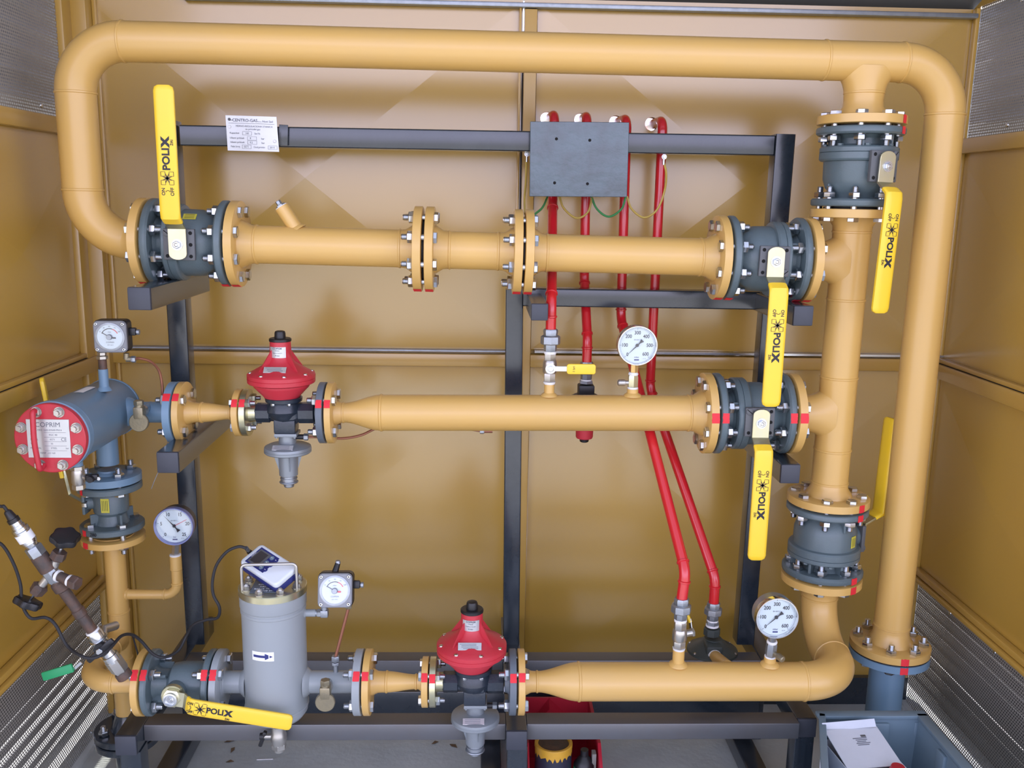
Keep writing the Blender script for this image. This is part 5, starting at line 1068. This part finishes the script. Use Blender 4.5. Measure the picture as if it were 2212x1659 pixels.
# relief valve hanging behind the lower pipe
o = V((P2[-1].x, YR2, P2[-1].z)); zz = lambda y: at(1266, y, YR2).z
t = thing('relief_valve', 'black and red relief valve hanging behind the lower yellow pipe', 'valve', (o.x, o.y, zz(950)))
b = B(); b.hexa((o.x, o.y, zz(822)), -Z0, .0185, .008, M_zincd); b.box(Matrix.Translation((o.x, o.y, (zz(830)+zz(858))/2)), .042, .040, zz(830)-zz(858), M_blk, .004); b.lathe((o.x, o.y, zz(852)), -Z0, [(0, .03), (.010, .048), (.022, .050), (.030, .046), (.040, .024)], M_blk, 40); part('body', b, t)
b = B(); b.lathe((o.x, o.y, zz(900)), -Z0, [(0, .0245), (zz(900)-zz(943), .0230), (zz(900)-zz(946), .021)], M_red, 36); part('spring_tower', b, t, 'red tower')
b = B(); b.lathe((o.x, o.y, zz(945)), -Z0, [(0, .0150), (.003, .013), (.010, .012), (.012, .010)], M_blk, 24); part('cap', b, t)
b = B(); b.cyl((o.x, o.y, zz(870)), (o.x, YM+.02, zz(880)), .012, M_pipe); part('connection_pipe', b, t)
# relief valve at bottom right
o = V((P4[-1].x, YR4, P4[-1].z-.05)); zz = lambda y: at(1540, y, YR4).z
t = thing('relief_valve', 'dark round relief valve behind the bottom pipe at right', 'valve', (o.x, o.y, zz(1440)))
M_olive = mat('dark_olive_casting', (.045, .055, .05), .45, noise=.3, nscale=30, bump=.2)
b = B(); b.lathe((o.x, o.y, zz(1356)), -Z0, [(0, .0190), (.002, .0215), (.018, .0215), (.020, .019)], M_olive, 8); b.box(Matrix.Translation((o.x-.002, o.y-.018, zz(1392))), .042, .060, .034, M_olive, .006)
b.lathe((o.x+.004, o.y, zz(1378)), -Z0, [(0, .022), (.012, .034), (.026, .058), (.030, .064), (.036, .065), (.038, .062), (.05, .035)], M_olive, 48)
for i in range(6):
    an = math.radians(30+60*i); b.lathe(V((o.x+.004+math.cos(an)*.060, o.y+math.sin(an)*.060, zz(1378)-.029)), Z0, [(0, .004), (.003, .003)], M_zinc, 10)
b.box(Matrix.Translation((o.x-.002, o.y-.0487, zz(1392)+.002)), .008, .001, .006, M_mark); part('body', b, t)
b = B(); b.hexa((o.x, o.y, P4[-1].z-.044), -Z0, .0165, .012, M_zincd); b.lathe((o.x, o.y, P4[-1].z-.054), -Z0, [(0, .0165), (.005, .0165)], M_ptfe, 24); part('inlet_nipple', b, t)
b = B(); b.sweep([V((o.x-.002, o.y-.045, zz(1398))), V((o.x-.002, YB+.035, bA.z+.02))], .0145, M_pipe, 24); b.lathe(V((o.x-.002, o.y-.045, zz(1398))), FR, [(0, .0175), (.006, .0165)], M_ptfe, 24); part('connection_pipe', b, t)
# ------------------------------------------------------------------ board, name plate and earth wires
yb0 = PY-.028
pA_, pB_, pC_, pD_ = at(1147, 262, yb0), at(1361, 264, yb0), at(1353, 426, yb0), at(1142, 424, yb0)
t = thing('mounting_board', 'dark blue-black painted board on the top beam, in front of the red pipes', 'board', (pA_+pC_)/2-V((0, 0, .09)))
b = B(); ctr = (pA_+pC_)/2; Mb = frame(ctr, (pB_-pA_), FR); w_ = (pB_-pA_).length; h_ = (pA_-pD_).length
b.box(Mb @ Matrix.Translation((0, 0, -.006)), w_, h_, .012, M_board, .001, 1)
for (x, y) in ((1202, 300), (1274, 303), (1198, 395), (1269, 397)):
    p = Mb.inverted() @ at(x, y, yb0); b.lathe(Mb @ V((p.x, p.y, .0001)), FR, [(0, .0038), (.0003, .0038)], M_drk, 16)
for dx in (-.055, .055): b.box(Mb @ Matrix.Translation((dx, .045, -.019)), .03, .04, .018, M_board)
part('panel', b, t)
yp = PY-.004
p0, p1, p2, p3 = at(487, 249, yp), at(597, 252.5, yp), at(603, 328, yp), at(492, 325, yp)
t = thing('name_plate', 'aluminium plate headed CENTRO-GAS riveted to the left of the top beam', 'sign', (p0+p2)/2-V((0, 0, .04)))
b = B(); k = B(); n_ = V((0, .0008, 0)); b.add([p0, p1, p2, p3, p0+n_, p1+n_, p2+n_, p3+n_], [[3, 2, 1, 0], [4, 5, 6, 7], [0, 1, 5, 4], [1, 2, 6, 5], [2, 3, 7, 6], [3, 0, 4, 7]], M_lbl); pl = part('plate', b, t)
ux_ = (p1-p0).normalized(); Wd = (p1-p0).length; Hd = (p0-p3).length; dn_ = ((p3-p0)+(p2-p1)).normalized()
def TP(u, v): q = p0+(p1-p0)*u; r = p3+(p2-p3)*u; p = q+(r-q)*v; return frame(p+V((0, -.0006, 0)), ux_, FR)
b = B()
for (s_, u, v, sz, of) in (('CENTRO-GAS', .375, .13, .0100, .00012), ('d.o.o.', .665, .155, .0044, 0), ('Novi Sad', .82, .145, .0072, 0), ('MERNO-REGULACIONA STANICA', .55, .295, .0060, 0), ('za prirodni gas', .52, .375, .0062, 0), ('Kapacitet', .155, .495, .0062, 0), ('Sm³/h', .60, .50, .0062, 0), ('Ulazni pritisak', .20, .635, .0062, 0), ('bar', .70, .64, .0062, 0), ('Izlazni pritisak', .20, .755, .0062, 0), ('bar', .70, .76, .0062, 0), ('Fabr.broj', .155, .88, .0062, 0), ('God.proizv', .62, .885, .0062, 0), ('160', .40, .495, .006, 0), ('8', .46, .635, .006, 0), ('0.2', .47, .755, .006, 0), ('0271', .37, .88, .006, 0), ('2014', .87, .885, .006, 0)):
    b.text(s_, TP(u, v), sz, M_ink if sz > .01 else M_inkl, .0001, of)
def rectp(u, v, w__, h__):
    M = TP(u, v)
    for (x, y, a_1, b_1) in ((0, h__/2, w__, .0005), (0, -h__/2, w__, .0005), (w__/2, 0, .0005, h__), (-w__/2, 0, .0005, h__)): b.box(M @ Matrix.Translation((x, y, 0)), a_1, b_1, .0003, M_inkl)
for u, v in ((.40, .495), (.49, .635), (.49, .755), (.375, .88), (.88, .885)): rectp(u, v, .022, .0085)
b.box(TP(.5, .215), Wd*.90, .0007, .0003, M_inkl); b.lathe(TP(.07, .11) @ V((0, 0, 0)), FR, [(0, .0036), (.0003, .0036)], M_plate, 18); b.box(TP(.105, .13), .007, .0012, .0003, M_plate); part('lettering', b, pl)
b = B()
for u, v in ((.065, .32), (.93, .70)): b.lathe(TP(u, v) @ V((0, 0, 0)), FR, [(0, .0042), (.0015, .0036), (.002, .001)], M_wht, 16)
part('rivet', b, pl)
b = B(); q = at(616, 292, PY-.003); b.box(Matrix.Translation(q+V((-.004, .0, 0))) @ Matrix.Rotation(.05, 4, 'Y'), .022, .006, .050, M_black, .001); part('bracket', b, t)
def wire(label, pts, m, lugs=(), r=.0028, grp='earth wires'):
    t = thing('earth_wire', label, 'wire', pts[len(pts)//2], grp); b = B(); b.sweep(spline(pts, 8), r, m, 8); part('cable', b, t)
    for p in lugs: b = B(); b.lathe(p+V((0, -.003, .006)), FR, [(-.002, .0065), (.001, .0065)], M_zinc, 16); b.hexa(p+V((0, -.004, .006)), FR, .005, .004, M_zinc); b.cyl(p, p-V((0, 0, .014)), .0032, M_zinc); part('cable_lug', b, t)
yw_ = 2.44
wire('yellow earth wire looping below the board between first and second red pipes', [at(1208, 422, yw_), at(1218, 450, yw_), at(1245, 471, yw_), at(1270, 458, yw_), at(1279, 425, yw_)], M_eyw)
wire('green earth wire looping below the board between second and third red pipes', [at(1277, 424, yw_), at(1290, 452, yw_), at(1315, 468, yw_), at(1342, 452, yw_), at(1352, 424, yw_)], M_eng)
l_ = at(1433, 338, PY+.02)
wire('yellow-green earth wire hanging from the beam to the right of the board', [at(1354, 424, yw_), at(1365, 452, yw_), at(1392, 470, yw_), at(1420, 452, yw_), at(1436, 410, yw_), at(1439, 375, 2.42), at(1434, 350, 2.41)], M_eyw, [at(1434, 344, 2.41)])
wire('green earth wire dropping left of the first red pipe to the flange', [at(1183, 424, yw_), at(1172, 448, yw_-.06), at(1155, 463, yw_-.12)], M_eng)
wire('yellow earth wire hanging down the wall seam left of the board', [at(1137, 350, yw_), at(1136, 390, yw_-.02), at(1133, 430, yw_-.08), at(1134, 462, YM+.02)], M_eyw, [at(1138, 338, yw_)])

# ------------------------------------------------------------------ pressure transmitter and test manifold, far left
q0, q1 = at(262, 1450, 1.865), at(14, 1102, 1.80); ax = (q1-q0).normalized(); LL = (q1-q0).length
def pa(px, py, Y=None):      # point of the assembly axis nearest the sight line
    best = min(range(0, 400), key=lambda i: abs(((q0+ax*LL*i/400)-V((0, 0, H))).normalized().cross(ray(px, py).normalized()).length)); return q0+ax*LL*best/400
t = thing('pressure_transmitter', 'steel pressure transmitter with brown pipe manifold and black handwheels, at far left', 'pressure sensor', q0)
def seg(b, a, c, prof, m, sg=24, a0=0): L_ = (c-a).length; b.lathe(a, c-a, [(u*L_, r) for u, r in prof], m, sg, a0)
A0, A1, A2, A3, A4, A5, A6, A7 = pa(262, 1450), pa(175, 1360), pa(110, 1255), pa(72, 1205), pa(60, 1187), pa(38, 1150), pa(27, 1130), pa(14, 1100)
K0 = pa(190, 1372)
b = B(); seg(b, K0, A2, [(0, .0115), (.30, .0115), (.31, .0135), (.42, .0135), (.43, .0115), (.78, .0120), (.80, .0165), (.92, .0165), (.94, .014), (1, .014)], M_rust); part('nipple', b, t, 'rusty brown pipe')
b = B(); seg(b, A2-ax*.01, A3, [(0, .012), (.2, .0145), (.45, .0150), (.46, .0175), (.95, .0175), (1, .0165)], M_rust)
mc = pa(103, 1243)
def arm(dp, L_): return mc+dp*L_
d1 = (at(130, 1190, mc.y-.0)-mc).normalized(); d2 = (at(52, 1312, mc.y)-mc).normalized(); d3 = (at(160, 1258, mc.y-.02)-mc).normalized()
b.cyl(mc, mc+d1*.045, .0088, M_nick); b.cyl(mc, mc+d2*.048, .0088, M_nick); b.lathe(mc+d1*.032, d1, [(0, .012), (.004, .0165), (.020, .0150)], M_rust, 6); b.lathe(mc+d2*.034, d2, [(0, .012), (.004, .0170), (.022, .0150)], M_rust, 6)
b.lathe(mc-ax*.022, ax, [(0, .013), (.006, .0165), (.040, .0165), (.046, .014)], M_zincd, 8)
part('manifold', b, t)
for d_ in (d1, d2):
    b = B(); b.cyl(mc+d_*.050, mc+d_*.080, .0032, M_zinc); p = mc+d_*.084; vs = []; nrm = (d_+V((.0, -.45, .55 if d_.z > 0 else -.6))).normalized(); M = frame(p, perp(nrm), nrm)
    pts = [((.0275+.0022*math.cos(6*2*pi*i/60))*math.cos(2*pi*i/60), (.0275+.0022*math.cos(6*2*pi*i/60))*math.sin(2*pi*i/60)) for i in range(60)]
    b.prism(pts, M @ Matrix.Translation((0, 0, -.007)), .016, M_blk, .004, 2); part('handwheel', b, t, 'black lobed handwheel')
b = B(); b.cyl(mc, mc+d3*.060, .0105, M_rust); b.lathe(mc+d3*.016, d3, [(0, .0125), (.006, .0125)], M_ptfe, 24); b.lathe(mc+d3*.046, d3, [(0, .0120), (.006, .0128)], M_ptfe, 24); b.hexa(mc+d3*.052, d3, .0150, .018, M_rust); part('plug', b, t, 'brown plug with white tape')
b = B(); seg(b, A3, A4, [(0, .0175), (.9, .0175), (1, .0165)], M_zincd, 6); seg(b, A4, A5, [(0, .0120), (.2, .0135), (.22, .0150), (.3, .0150), (.32, .0165), (.95, .0165), (1, .0150)], M_zinc); seg(b, A5, A6, [(0, .0165), (.3, .0165), (.32, .013), (.6, .013), (.62, .0115), (1, .0115)], M_zinc); sen = part('sensor_body', b, t, 'polished steel sensor')
b = B(); m_ = A4.lerp(A5, .62); b.lathe(m_-ax*.008, ax, [(0, .0168), (.018, .0168)], M_wht, 32)
part('label_band', b, sen, 'white label band')
b = B(); seg(b, A6, A7, [(0, .0120), (.3, .0120), (.32, .0098), (.9, .0075), (1, .005)], M_blk); part('connector', b, t)
t_ = thing('threaded_valve', 'silver ball valve with black butterfly and green-tipped handle, above the bottom left elbow', 'valve', q0-V((0, 0, .02)))
b = B(); seg(b, K0+ax*.004, K0, [(0, .0145), (1, .0145)], M_ptfe); p_ = pa(215, 1400); seg(b, K0, p_, [(0, .0150), (.10, .0165), (.45, .0165), (.46, .018), (.52, .0165), (.56, .018), (.62, .0165), (.9, .0170), (1, .0155)], M_zinc, 28)
seg(b, p_, A0+ax*.03, [(0, .0135), (.35, .0125), (.6, .0135), (.62, .0165), (1, .0165)], M_zinc, 28); seg(b, A0+ax*.035, A0, [(0, .0185), (.8, .0185), (1, .0155)], M_nick, 6); part('body', b, t_)
b = B(); seg(b, A0, A0-ax*.018, [(0, .0150), (.2, .0165), (.9, .0165), (1, .0145)], M_rust); part('cap', b, t_, 'rusty cap')
b = B(); cc = p_+V((.004, -.017, .0)); b.lathe(cc+Y0*.004, FR, [(0, .016), (.010, .015)], M_blk, 24); dlev = (at(240, 1382, cc.y)-at(180, 1435, cc.y)).normalized(); b.box(frame(cc+V((0, -.006, 0)), dlev, FR), .075, .012, .007, M_blk, .003, 2); b.hexa(cc+V((0, -.008, 0))+dlev*-.0, FR, .0078, .006, M_zinc); part('wing_handle', b, t_)
b = B(); e0 = at(178, 1432, cc.y-.002); b.box(frame(at(168, 1438, cc.y-.002), -dlev, FR), .022, .006, .002, M_zinc); sl = part('lever', b, t_)
b = B(); gA, gB = at(158, 1442, cc.y-.004), at(92, 1462, cc.y-.004); b.box(frame((gA+gB)/2, gB-gA, V((0, -1, .2))), (gB-gA).length, .0195, .008, M_grn, .003, 2); part('grip', b, sl, 'green grip')
b = B(); b.sweep([p_-V((.0, -.01, 0))+ax*.01, p_+V((-.02, .05, .012)), p_+V((-.01, .095, .0))], .010, M_nick, 16); part('rear_connection', b, t_)
# cable of the instrument
b = B()
yc = 1.83
pts = [A7-ax*.004, A7+ax*.010, at(4, 1094, 1.80), at(-20, 1094, 1.80), at(-70, 1108, 1.81), at(-78, 1146, 1.82), at(-30, 1172, yc), at(2, 1175, yc), at(28, 1215, yc), at(44, 1262, yc), at(48, 1305, yc-.015), at(66, 1335, yc-.02), at(98, 1334, yc), at(120, 1350, yc), at(145, 1395, yc-.01), at(178, 1418, yc-.035), at(208, 1420, yc-.035), at(238, 1400, yc-.01), at(262, 1374, yc+.03), at(285, 1371, yc+.07), at(305, 1385, 1.92), at(330, 1412, 1.93), at(355, 1420, 1.94), at(385, 1405, 1.97), at(402, 1375, 1.99), at(418, 1350, 1.98), at(445, 1339, 1.97), at(470, 1334, 1.96), at(474, 1312, 1.95), at(461, 1285, 1.95), at(459, 1255, 1.95), at(468, 1220, 1.95), at(490, 1192, 1.95), at(515, 1181, 1.95), at(532, 1184, 1.95)]
b.sweep(spline(pts, 8), .0034, M_rub, 10); single('cable', b, 'black cable snaking from the far left sensor to the handheld meter', 'cable')
b = B(); b.sweep(spline([at(286, 1372, 2.02), at(292, 1392, 2.0), at(300, 1420, 1.98), at(306, 1440, 1.96)], 6), .002, M_rub, 8); single('cable', b, 'thin dark cable hanging beside the bottom left valve flange', 'cable')
# handheld meter lying on the filter lid
t = thing('handheld_meter', 'white and navy handheld meter lying under the wire handle of the filter', 'measuring instrument', (XF, YB, zft+.012))
mcn = at(581, 1217, YB+.004); nrm = V((-.10, -.44, .88)).normalized(); lx_ = V((.80, -.62, -.2)); lx_ = (lx_-nrm*lx_.dot(nrm)).normalized(); mcn.z = zft+.040
Mm = frame(mcn, lx_, nrm); Lm, Wm = .128, .068
b = B(); b.prism(rrect(Lm, Wm, .010), Mm @ Matrix.Translation((0, 0, -.020)), .016, M_navy, .003, 2); part('back_shell', b, t, 'navy shell')
b = B(); b.prism(rrect(Lm*.99, Wm*.98, .011), Mm @ Matrix.Translation((0, 0, -.005)), .016, M_whp, .005, 3); part('front_shell', b, t, 'white shell')
b = B(); b.box(Mm @ Matrix.Translation((-.020, 0, .0112)), .062, .050, .0010, M_navy, .0003, 1); b.box(Mm @ Matrix.Translation((-.029, 0, .0119)), .036, .042, .0008, M_plate, .0002, 1); b.box(Mm @ Matrix.Translation((-.030, 0, .0124)), .026, .033, .0006, mat('lcd_dark', (.05, .045, .045), .3)); b.text('DIGIMA', Mm @ Matrix.Translation((-.048, 0, .0120)) @ Matrix.Rotation(-pi/2, 4, 'Z'), .0045, M_wht, .0001); part('screen', b, t)
for i in range(3):
    for j in range(2):
        b = B(); b.lathe(Mm @ V((.000+.013*j-.004, -.016+.016*i, .0112)), nrm, [(0, .0058), (.0018, .0052)], M_navy if j else M_crate, 20); b.box(Mm @ Matrix.Translation((-.004+.013*j, -.016+.016*i, .0132)), .004, .001, .0002, M_wht); part('key', b, t)
b = B(); cp = Mm @ V((-Lm/2, .006, -.004)); b.cyl(cp, cp-lx_*.016, .006, M_blk); b.cyl(cp-lx_*.016, at(532, 1184, 1.95), .0045, M_blk); part('plug', b, t)

# ------------------------------------------------------------------ things on the floor
# grey crate
yb_ = eR.y-.025; A = at(1750, 1543, yb_); cz = A.z; xa_, xb_ = at(1776, 1543, yb_).x, at(1988, 1545, yb_).x; ya_ = 1.45; xc_ = xa_-(yb_-ya_)*.34
t = thing('storage_crate', 'open blue-grey plastic crate on the floor at bottom right', 'crate', ((xa_+xb_)/2, (ya_+yb_)/2, 0))
b = B(); th = .006; tp_ = .015
def wallq(p0, p1, inn):  # tapered wall
    p0 = V(p0); p1 = V(p1); i = V(inn); vs = [p0, p1, V((p1.x, p1.y, cz)), V((p0.x, p0.y, cz))]; vs[0] = V((p0.x, p0.y, .005))+i*.03; vs[1] = V((p1.x, p1.y, .005))+i*.03; vs += [v+i*th for v in vs]; b.add(vs, [[0, 1, 2, 3], [7, 6, 5, 4], [0, 4, 5, 1], [1, 5, 6, 2], [2, 6, 7, 3], [3, 7, 4, 0]], M_crate)
wallq((xa_, yb_, 0), (xb_, yb_, 0), (0, -1, 0)); wallq((xc_, ya_, 0), (xb_, ya_, 0), (0, 1, 0)); wallq((xc_, ya_, 0), (xa_, yb_, 0), (1, 0, 0)); wallq((xb_, ya_, 0), (xb_, yb_, 0), (-1, 0, 0))
b.prism([(xc_+.035, ya_+.03), (xb_-.03, ya_+.03), (xb_-.03, yb_-.03), (xa_+.035, yb_-.03)], Matrix.Translation((0, 0, .003)), .007, M_crate)
for i in range(4): yq = ya_+.12+i*.14; b.box((xb_-.012, yq, cz*.55), .010, .035, cz*.8, M_crate, .003)
for xq in (xa_+.1, xb_-.10): b.box((xq, yb_-.012, cz*.6), .04, .010, cz*.7, M_crate, .003)
part('tub', b, t)
b = B(); slab(b, (xa_-.012, yb_-.012, cz-.008), (xb_+.014, yb_+.014, cz+.002), M_crate, .002); slab(b, (xc_-.012, ya_-.014, cz-.008), (xb_+.014, ya_+.012, cz+.002), M_crate, .002); b.tubebar((xc_, ya_, cz-.003), (xa_, yb_, cz-.003), .010, .016, M_crate, (0, 0, 1), .002); slab(b, (xb_-.012, ya_, cz-.008), (xb_+.014, yb_, cz+.002), M_crate, .002); part('rim', b, t)
# cardboard box in it
pb_ = at(1830, 1640, 1.86); t = thing('cardboard_box', 'opened white cardboard box standing in the grey crate', 'box', (pb_.x, pb_.y, .012)); hb = at(1835, 1588, 1.86).z
c0 = at(1762, 1602, 1.86); c1_ = at(1885, 1570, 1.90); ang = math.atan2(c1_.y-c0.y, c1_.x-c0.x); wB = .135; dB = .13; x0 = at(1778, 1640, 1.80).x
Mb2 = Matrix.Translation((xa_-(yb_-1.87)*.34+.028+wB*.5, 1.87, 0)) @ Matrix.Rotation(.12, 4, 'Z')
b = B(); zt2 = at(1800, 1600, 1.86).z-.005; zt2 = max(zt2-.035, .16)
for (x, y, sx, sy) in ((0, -dB/2, wB, .002), (0, dB/2, wB, .002), (-wB/2, 0, .002, dB), (wB/2, 0, .002, dB)): b.box(Mb2 @ Matrix.Translation((x, y, (zt2+.012)/2)), sx, sy, zt2-.012, M_card)
b.box(Mb2 @ Matrix.Translation((0, 0, .014)), wB, dB, .003, M_card); part('carton', b, t)
b = B(); b.box(Mb2 @ Matrix.Translation((.0, .006, zt2+.012)) @ Matrix.Rotation(.22, 4, 'X') , wB*.98, dB*.90, .002, M_card); b.box(Mb2 @ Matrix.Translation((-.002, dB*.52, zt2+.032)) @ Matrix.Rotation(.9, 4, 'X') @ Matrix.Rotation(-.10, 4, 'Y'), wB*.94, .018, .0015, M_card)
Ml = Mb2 @ Matrix.Translation((.006, .022, zt2+.0172)) @ Matrix.Rotation(.22, 4, 'X')
for i in range(5): b.box(Ml @ Matrix.Translation((.002*(i % 2), .010-.005*i, 0)), .034-.006*(i % 3), .0016, .0006, M_inkl)
b.box(Ml @ Matrix.Translation((.012, .016, 0)), .012, .006, .0006, M_plate); part('lid_flap', b, t)
b = B(); b.box(Mb2 @ Matrix.Translation((.0, -dB*.56, zt2-.03)) @ Matrix.Rotation(-.25, 4, 'X'), wB*.9, .0015, .070, M_card); part('front_flap', b, t)
b = B(); p = at(1940, 1655, 1.80); b.lathe((p.x, p.y, .012), Z0, [(0, .03), (.004, .034), (p.z-.04, .034), (p.z-.03, .020), (p.z-.012, .014)], M_redc, 20); single('red_bottle', b, 'small red object in the grey crate beside the cardboard box', 'container')
# red bin with paint tin
X1, X2 = at(1146, 1600, 1.96).x, at(1308, 1620, 2.0).x; Y1, Y2 = 1.99, 2.30; zr = at(1220, 1505, Y2).z
t = thing('storage_bin', 'red plastic bin under the frame, right of the centre post', 'crate', ((X1+X2)/2, (Y1+Y2)/2, 0)); b = B()
zf_ = .12
b.add([(X1, Y1, 0), (X1, Y2, 0), (X1, Y2, zr), (X1, Y1+.09, zr), (X1, Y1, zf_)]+[(X1+.004, y, z) for y, z in ((Y1, 0), (Y2, 0), (Y2, zr), (Y1+.09, zr), (Y1, zf_))], [[0, 1, 2, 3, 4], [9, 8, 7, 6, 5], [0, 5, 6, 1], [1, 6, 7, 2], [2, 7, 8, 3], [3, 8, 9, 4], [4, 9, 5, 0]], M_redc)
b.add([(X2, Y1, 0), (X2, Y2, 0), (X2, Y2, zr), (X2, Y1+.09, zr), (X2, Y1, zf_)]+[(X2-.008, y, z) for y, z in ((Y1, 0), (Y2, 0), (Y2, zr), (Y1+.09, zr), (Y1, zf_))], [[4, 3, 2, 1, 0], [5, 6, 7, 8, 9], [0, 5, 6, 1], [1, 6, 7, 2], [2, 7, 8, 3], [3, 8, 9, 4], [4, 9, 5, 0]], M_redc)
slab(b, (X1, Y2-.006, 0), (X2, Y2, zr), M_redc); slab(b, (X1, Y1, .002), (X2, Y2, .008), M_redc); slab(b, (X1, Y1, 0), (X2, Y1+.004, zf_*.4), M_redc)
b.add([V((X1+.07, Y2-.006, zr)), V((X1+.16, Y2-.006, zr-.09)), V((X1+.01, Y2-.006, zr-.09)), V((X1+.07, Y2-.03, zr-.02)), V((X1+.16, Y2-.03, zr-.09)), V((X1+.01, Y2-.03, zr-.09))], [[0, 1, 4, 3], [0, 3, 5, 2], [3, 4, 5]], M_redc); part('tub', b, t)
pt_ = at(1196, 1597, 2.07); t = thing('paint_tin', 'open navy paint tin with yellow paint drips in the red bin', 'paint can', (pt_.x, pt_.y, .01)); rt = .046; zt3 = pt_.z-.004
b = B(); b.lathe((pt_.x, pt_.y, .009), Z0, [(0, rt), (zt3-.02, rt)], M_tin, 40); b.lathe((pt_.x, pt_.y, zt3-.014), Z0, [(0, rt), (.001, rt+.0015), (.010, rt+.0015), (.012, rt), (.012, rt-.006), (.006, rt-.008)], M_ypl, 40, c0=False)
b.text('LAK', frame(V((pt_.x-.01, pt_.y-rt-.0004, zt3-.07)), X0, FR), .012, M_ylab, .0004)
for i in range(6): b.box((pt_.x+.004, pt_.y-rt-.0003, zt3-.085-.006*i), .030, .001, .0014, M_wht)
part('can', b, t)
b = B(); vs = []; n = 30; fs = []
for i in range(n+1):
    a = -1.5+3.0*i/n; dr = .016+.014*abs(math.sin(i*1.9))*(1 if i % 3 else .3)
    vs += [V((pt_.x+math.sin(a)*(rt+.0008), pt_.y-math.cos(a)*(rt+.0008), zt3-.003)), V((pt_.x+math.sin(a)*(rt+.0008), pt_.y-math.cos(a)*(rt+.0008), zt3-.003-dr))]
b.add(vs, [[2*i, 2*i+1, 2*i+3, 2*i+2] for i in range(n)], M_ypl); part('paint_drip', b, t, 'yellow drips')
b = B(); b.lathe((pt_.x, pt_.y, zt3-.010), Z0, [(0, rt-.004), (.003, rt-.005), (.005, rt*.5)], M_rust, 36); part('paint_skin', b, t)
pq = at(1262, 1640, 2.07); b = B(); b.lathe((pq.x, pq.y, .009), Z0, [(0, .024), (.001, .026), (pq.z-.02, .026), (pq.z-.008, .018), (pq.z+.002, .010), (pq.z+.018, .010)], M_blk, 28); b.lathe((pq.x, pq.y, pq.z-.030), Z0, [(0, .0265), (.014, .0265)], M_grn, 28); single('spray_can', b, 'dark spray can with a green band beside the paint tin', 'can')
b = B(); pw = at(1284, 1630, 2.06); slab(b, (pw.x-.005, pw.y, .009), (pw.x+.005, pw.y+.02, zr*.9), mat('grey_lath', (.22, .21, .19), .8)); single('wooden_lath', b, 'thin grey lath standing in the red bin', 'lath')
# dry leaves and scraps on the concrete
M_leaf = mat('dry_leaf', (.16, .10, .05), .8)
for (x, y, s_, a) in ((498, 1601, .018, .3), (503, 1620, .014, 1.4), (497, 1646, .012, .1), (980, 1612, .016, -.7), (940, 1605, .012, .5)):
    p = atZ(x, y, .001); b = B(); M = Matrix.Translation(p) @ Matrix.Rotation(a, 4, 'Z')
    b.add([M @ V((-s_, 0, .0005)), M @ V((-s_*.2, -s_*.4, .003)), M @ V((s_*.9, 0, .001)), M @ V((s_*.1, s_*.42, .004))], [[0, 1, 3], [1, 2, 3]], M_leaf); b.add([M @ V((-s_, 0, .0)), M @ V((-s_*.2, -s_*.4, .0025)), M @ V((s_*.9, 0, .0005)), M @ V((s_*.1, s_*.42, .0035))], [[3, 1, 0], [3, 2, 1]], M_leaf)
    single('dry_leaf', b, 'small dry brown leaf on the concrete under the frame', 'leaf', 'dry leaves on the floor')
b = B(); p = atZ(572, 1641, .002); b.cyl(p-V((.022, 0, 0)), p+V((.022, .003, 0)), .0012, M_ptfe, seg=8); single('white_stick', b, 'thin white stick on the concrete below the filter', 'stick')
